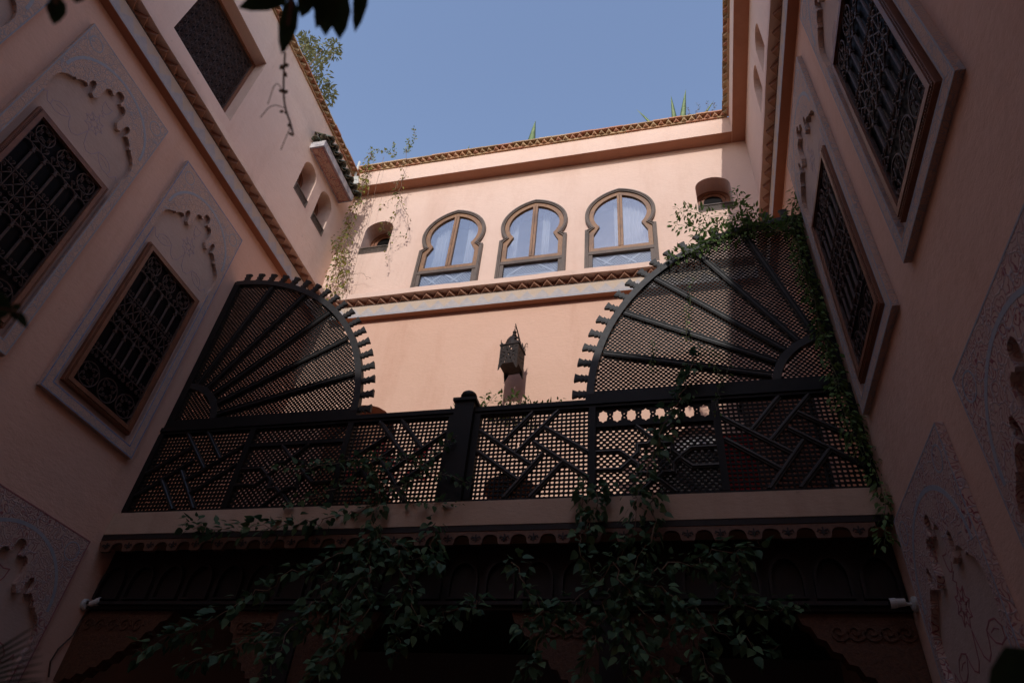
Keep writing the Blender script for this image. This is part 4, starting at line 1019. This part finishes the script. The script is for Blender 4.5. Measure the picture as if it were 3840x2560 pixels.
vine('jasmine', 'thin jasmine strands trailing over the middle of the right fan screen', 'vine', st, at(1600, 800, 5.5), ('j',), .045, .032, .035, 2, 15, STEMG, .003, .6, 200)
# dry vine in the back left corner
st = [AV([(850, 352), (838, 420), (822, 470), (805, 520), (795, 570), (780, 630), (765, 680)], 7.2, 7.35), AV([(842, 400), (812, 480), (785, 540), (770, 600), (752, 660), (745, 700)], 7.2, 7.4), AV([(800, 520), (770, 560), (775, 620), (760, 670)], 7.3, 7.4),
      AV([(790, 560), (800, 620), (780, 690)], 7.3, 7.4)]
vine('corner_vine', 'yellowing vine hanging down the back left corner of the courtyard', 'vine', st, at(770, 650, 7.4), ('y', 'y', 'd', 'j'), .066, .036, .09, 3, 16, STEM, .006, .5, 300, .03)
st = [AV([(935, 345), (928, 400), (918, 440), (905, 500), (895, 560), (885, 610)], 7.2, 7.45), AV([(925, 400), (910, 430), (900, 440)], 7.2, 7.2), AV([(915, 440), (890, 470), (870, 480)], 7.3, 7.3), AV([(905, 500), (880, 520), (870, 530)], 7.4, 7.4), AV([(912, 450), (940, 500), (935, 540), (912, 545)], 7.35, 7.45)]
vine('corner_vine', 'bare wiry vine hanging beside the left niche of the back wall', 'vine', st, at(890, 600, 7.45), ('d', 'j', 'y'), .055, .075, .06, 2, 17, STEM, .005, .4, 200, .03)
st = [AV([(882, 360), (865, 430), (840, 520), (800, 660), (790, 730)], 7.2, 7.4), AV([(850, 420), (825, 560), (790, 640)], 7.25, 7.4), AV([(770, 640), (830, 625), (850, 640)], 7.4, 7.45)]
vine('corner_vine', 'thin leafless runners beside the left corner of the back wall', 'vine', st, at(800, 660, 7.4), ('d',), .028, .22, .03, 1, 18, STEM, .004, .4, 100, .01)
st = [AV([(905, 362), (906, 345), (903, 325)], 7.5, 7.5), AV([(935, 352), (945, 335), (955, 315), (948, 292)], 7.5, 7.5), AV([(858, 372), (855, 355), (851, 342)], 7.5, 7.5), AV([(930, 350), (942, 330), (935, 322)], 7.5, 7.5), AV([(905, 360), (890, 345), (860, 348)], 7.5, 7.5)]
vine('roof_shrub', 'wispy shoots on the roof edge above the left niche', 'plant', st, at(905, 365, 7.5), ('j', 'y'), .06, .036, .03, 2, 19, STEM, .004, .2, 200, .01)
st = [AV([(1600, 262), (1605, 245), (1600, 236)], 7.6, 7.6), AV([(1622, 258), (1628, 244), (1622, 234)], 7.6, 7.6), AV([(1640, 256), (1645, 245), (1638, 238)], 7.6, 7.6), AV([(1585, 262), (1580, 250), (1575, 244)], 7.6, 7.6)]
vine('roof_shrub', 'thin pinkish weed on the roof edge beside the agave at right', 'plant', st, at(1610, 262, 7.6), ('d', 'j'), .03, .05, .03, 2, 20, STEM, .003, .0, 100, .01)
# sprigs behind the railing under the lantern
st = [AV([(1110, 940), (1125, 920), (1140, 905)], 5.95, 5.95), AV([(1130, 945), (1170, 930), (1150, 908)], 5.95, 5.95), AV([(1150, 945), (1190, 930), (1215, 912)], 5.95, 5.95), AV([(1180, 945), (1220, 928), (1245, 935)], 5.95, 5.95), AV([(1215, 945), (1260, 930), (1290, 920)], 6., 6.), AV([(1160, 945), (1180, 918), (1185, 905)], 6., 6.), AV([(1030, 948), (1050, 938), (1060, 930)], 6., 6.), AV([(1090, 945), (1110, 930), (1116, 905)], 6., 6.)]
vine('potted_shrub', 'leafy sprigs rising behind the railing below the lantern', 'plant', [[Vector((-1.8 + .05 * i, 6.02, 5.72))] + s for i, s in enumerate(st)], (-1.7, 6.05, 4.46), ('j',), .062, .016, .035, 2, 21, STEMG, .004, .3, 300, .004)
MB().lathe([(.13, 0), (.2, .05), (.24, .4), (.26, .42), (.26, .5), (.2, .5)], 18, (-1.7, 6.05, 4.462)).build('pot', TERRA[0], bpy.data.objects['potted_shrub'])
st = [AV([(840, 1130), (850, 1080), (880, 1040), (870, 1020)], 6.2, 6.1), AV([(900, 1130), (900, 1090), (910, 1060)], 6.2, 6.1), AV([(960, 1100), (955, 1060), (965, 1030)], 6.2, 6.1), AV([(800, 1130), (800, 1090), (810, 1060)], 6.2, 6.1)]
vine('potted_shrub', 'red flowering shrub glimpsed through the left railing lattice', 'plant', [[Vector((-3.5 + .1 * i, 6.25, 4.95))] + s for i, s in enumerate(st)], (-3.4, 6.25, 4.46), ('f', 'f', 'j'), .10, .045, .07, 4, 22, STEMG, .004, .2, 150, .01)
MB().lathe([(.13, 0), (.2, .05), (.24, .4), (.26, .42), (.26, .5), (.2, .5)], 18, (-3.35, 6.25, 4.462)).build('pot', TERRA[1], bpy.data.objects['potted_shrub.001'])

# agaves on the roof behind the back parapet
tag(MB().box(XLU - 6, XRU + 6, YB + .55, YB + 6, 12.4, 12.75).build('roof', TERR), None, None, kind='structure')
tag(MB().box(XLU - 6, XLU - .65, Y0, YB + .5, 12.3, 12.6).build('roof', TERR), None, None, kind='structure')
tag(MB().box(XRU + .65, XRU + 6, Y0, YB + .5, 12.4, 12.75).build('roof', TERR), None, None, kind='structure')
def agave(x, y, z, blades, label, mat):
    t = thing('agave', label, 'plant', (x, y, z))
    for dx, dy, h, wd in blades:
        n = 7; vs = []
        d = Vector((dx, dy, h)); s = Vector((1, .2, 0)).normalized() if abs(dx) < .5 * h else Vector((.5, 1, 0)).normalized()
        for i in range(n):
            f = i / (n - 1); c = Vector((x, y, z)) + d * f + Vector((dx * .25 * f * f, 0, -.06 * h * f * f)); ww = wd * (1 - f) ** .7 * (.65 + .9 * f * (1 - f) * 1.5)
            vs += [c - s * ww, c + Vector((0, -ww * .5, 0)), c + s * ww, c + Vector((0, ww * .15, 0))]
        fs = [(4 * i + k, 4 * i + (k + 1) % 4, 4 * i + 4 + (k + 1) % 4, 4 * i + 4 + k) for i in range(n - 1) for k in range(4)]
        MB().add(vs, fs).build('blade', mat, t, True)
    return t
agave(-2.56, 8.0, 13.0, [(.08, 0, 2.3, .17), (-.34, .1, 1.75, .12), (.5, .4, 1.0, .08), (-.5, .5, 1.0, .08)], 'dark agave spike on the roof above the middle window', LEAF.copy() if False else AGAVE)
agave(.52, 8.0, 12.9, [(-.02, 0, 2.55, .11), (.24, 0, 2.7, .12), (-.62, 0, 2.2, .11), (.42, .1, 1.8, .1), (.66, 0, 2.05, .09), (.12, .1, 2.0, .1)], 'pale striped agave on the roof at the right of the back wall', AGAVE)
agave(-4.05, 8.0, 12.85, [(.1, 0, 1.85, .11), (-.4, .1, 1.6, .1)], 'small agave tip just showing over the eave, left of the middle', AGAVE)

# tree beyond the left wall
t = thing('tree', 'leafy tree rising behind the eave of the left wall', 'tree', (-8.3, 6.6, 12.6))
rn = random.Random(8)
cl = [(690, 100, .30), (700, 120, .25), (715, 108, .30), (742, 112, .40), (765, 110, .30), (770, 122, .25), (722, 140, .35), (715, 160, .4), (735, 170, .45), (725, 190, .4), (745, 205, .4), (748, 225, .35), (735, 215, .4), (755, 215, .25), (705, 90, .25), (730, 128, .3)]
cp = [atx(a, b, -7.9 + rn.uniform(-.3, .3)) for a, b, s in cl]
tr = [Vector((-8.4, 6.5, 12.6)), Vector((-8.3, 6.6, 14.2)), Vector((-8.1, 6.6, 15.6))]
trunk = MB().tube(tr, [.12, .09, .06], 8).build('trunk', STEM, t, True)
bm_ = MB()
for c in cp: bm_.tube([tr[1].lerp(tr[2], rn.random()), (tr[2] + c) / 2 + Vector((0, 0, .1)), c], [.03, .018, .006], 5)
bm_.build('limbs', STEM, trunk, True)
m = MB(); src = LM['t']; V_ = [v.co.copy() for v in src.vertices]; Fc = [tuple(f.vertices) for f in src.polygons]
for c, (a, b, s) in zip(cp, cl):
    for k in range(58):
        o_ = Vector((rn.gauss(0, 1), rn.gauss(0, 1), rn.gauss(0, .8))); o_ = o_ * s * .55 / max(1.1, o_.length)
        d = (o_.normalized() + Vector((rn.gauss(0, .6), rn.gauss(0, .6), -.2))).normalized()
        Mx = rotm(d, Vector((rn.gauss(0, .6), rn.gauss(0, .6), 1)).normalized()); sc = rn.uniform(.09, .15)
        m.add([c + o_ + Mx @ (v * sc) for v in V_], Fc)
m.build('crown', LEAFT, t, True, recalc=False)

# ------------------------------------------------------------------ foreground foliage close to the lens
def fg(name, label, stems, leaves, base, mat_key='k'):
    t = thing(name, label, 'branch', base)
    for st, r_ in stems: MB().tube(smooth_path(st, 2), r_, 6).build('stem', STEM, t, True)
    for a, b, wd in leaves:
        a = Vector(a); b = Vector(b); L = (b - a).length
        nr = (CAM - a).normalized() * -.6 + Vector((.2, -.1, .7))
        o = obj('leaf', LM[mat_key], t, loc=a, rot=rotm(b - a, nr).to_4x4().to_euler(), scale=(L, wd, L))
    return t
D = 1.15
P_ = lambda a, b, d=D: atd(a, b, d)
fg('hanging_branch', 'dark blurred leaves hanging into the picture at the top', [([P_(690, -260), P_(675, -120), P_(672, -20), P_(662, 60)], .004), ([P_(680, -120), P_(740, -60), P_(770, -20)], .003), ([P_(675, -100), P_(800, -90), P_(830, -40)], .003)],
   [(P_(668, -8), P_(545, 14), .055), (P_(672, -10), P_(650, 126), .055), (P_(655, -35), P_(600, 5), .05), (P_(742, -50), P_(752, 84), .075), (P_(775, -40), P_(784, 92), .07), (P_(715, -50), P_(694, 42), .06), (P_(758, -60), P_(728, 68), .05), (P_(836, -60), P_(818, 76), .045), (P_(640, -60), P_(690, -10), .05), (P_(712, -10), P_(690, 12), .03)], P_(690, -260))
tw = [P_(655, 120, 1.6), P_(651, 180, 1.6), P_(652, 240, 1.6), P_(668, 285, 1.6), P_(674, 312, 1.6)]
fg('hanging_tendril', 'dry withered tendril dangling in front of the left wall', [(tw, .0022), ([P_(655, 225, 1.6), P_(635, 180, 1.6), P_(615, 240, 1.6)], .0009), ([P_(658, 250, 1.6), P_(625, 238, 1.6), P_(598, 270, 1.6)], .0009), ([P_(668, 290, 1.6), P_(655, 320, 1.6), P_(645, 345, 1.6)], .0009)],
   [(P_(652, 150, 1.6), P_(642, 160, 1.6), .02), (P_(652, 152, 1.6), P_(664, 148, 1.6), .02), (P_(651, 165, 1.6), P_(660, 178, 1.6), .018), (P_(651, 212, 1.6), P_(640, 206, 1.6), .018), (P_(652, 214, 1.6), P_(662, 208, 1.6), .018), (P_(652, 255, 1.6), P_(641, 258, 1.6), .015), (P_(653, 256, 1.6), P_(660, 262, 1.6), .015), (P_(667, 284, 1.6), P_(661, 292, 1.6), .015), (P_(662, 305, 1.6), P_(674, 312, 1.6), .013), (P_(655, 118, 1.6), P_(648, 105, 1.6), .02)], P_(655, 120, 1.6), 'd')
fg('hanging_branch', 'small dark blurred leaves near the top left corner', [([P_(150, -120), P_(135, -40), P_(128, 10)], .003)], [(P_(134, -10), P_(126, 58), .045), (P_(130, 15), P_(108, 28), .035), (P_(180, -40), P_(176, 8), .05)], P_(150, -120))
fg('hanging_branch', 'dark green leaf sprig at the left edge of the picture', [([P_(-80, 690), P_(-20, 705), P_(30, 712), P_(45, 725)], .002)], [(P_(-30, 700), P_(30, 705), .10), (P_(-60, 715), P_(5, 745), .09), (P_(35, 715), P_(66, 752), .03), (P_(30, 710), P_(48, 698), .02), (P_(25, 712), P_(38, 735), .02)], P_(-80, 690))
pf = []
for k in range(9): pf.append((P_(-70, 1590 - 6 * k, 1.5), P_(70 + (k * 37) % 40, 1560 - 17 * k, 1.5), .009))
fg('palm_frond', 'dark palm frond tips in the lower left corner', [([P_(-80, 1640, 1.5), P_(-60, 1540, 1.5), P_(-50, 1430, 1.5)], .004)], pf + [(P_(-40, 1600, 1.5), P_(105, 1552, 1.5), .02), (P_(-40, 1620, 1.5), P_(60, 1566, 1.5), .02)], P_(-80, 1640, 1.5))
fg('broad_leaf', 'dark out of focus leaf filling the lower right corner', [([P_(2420, 1760, 1.0), P_(2400, 1640, 1.0)], .006)], [(P_(2440, 1570, 1.0), P_(2262, 1590, 1.0), .22), (P_(2440, 1640, 1.0), P_(2330, 1520, 1.0), .25)], P_(2420, 1760, 1.0))
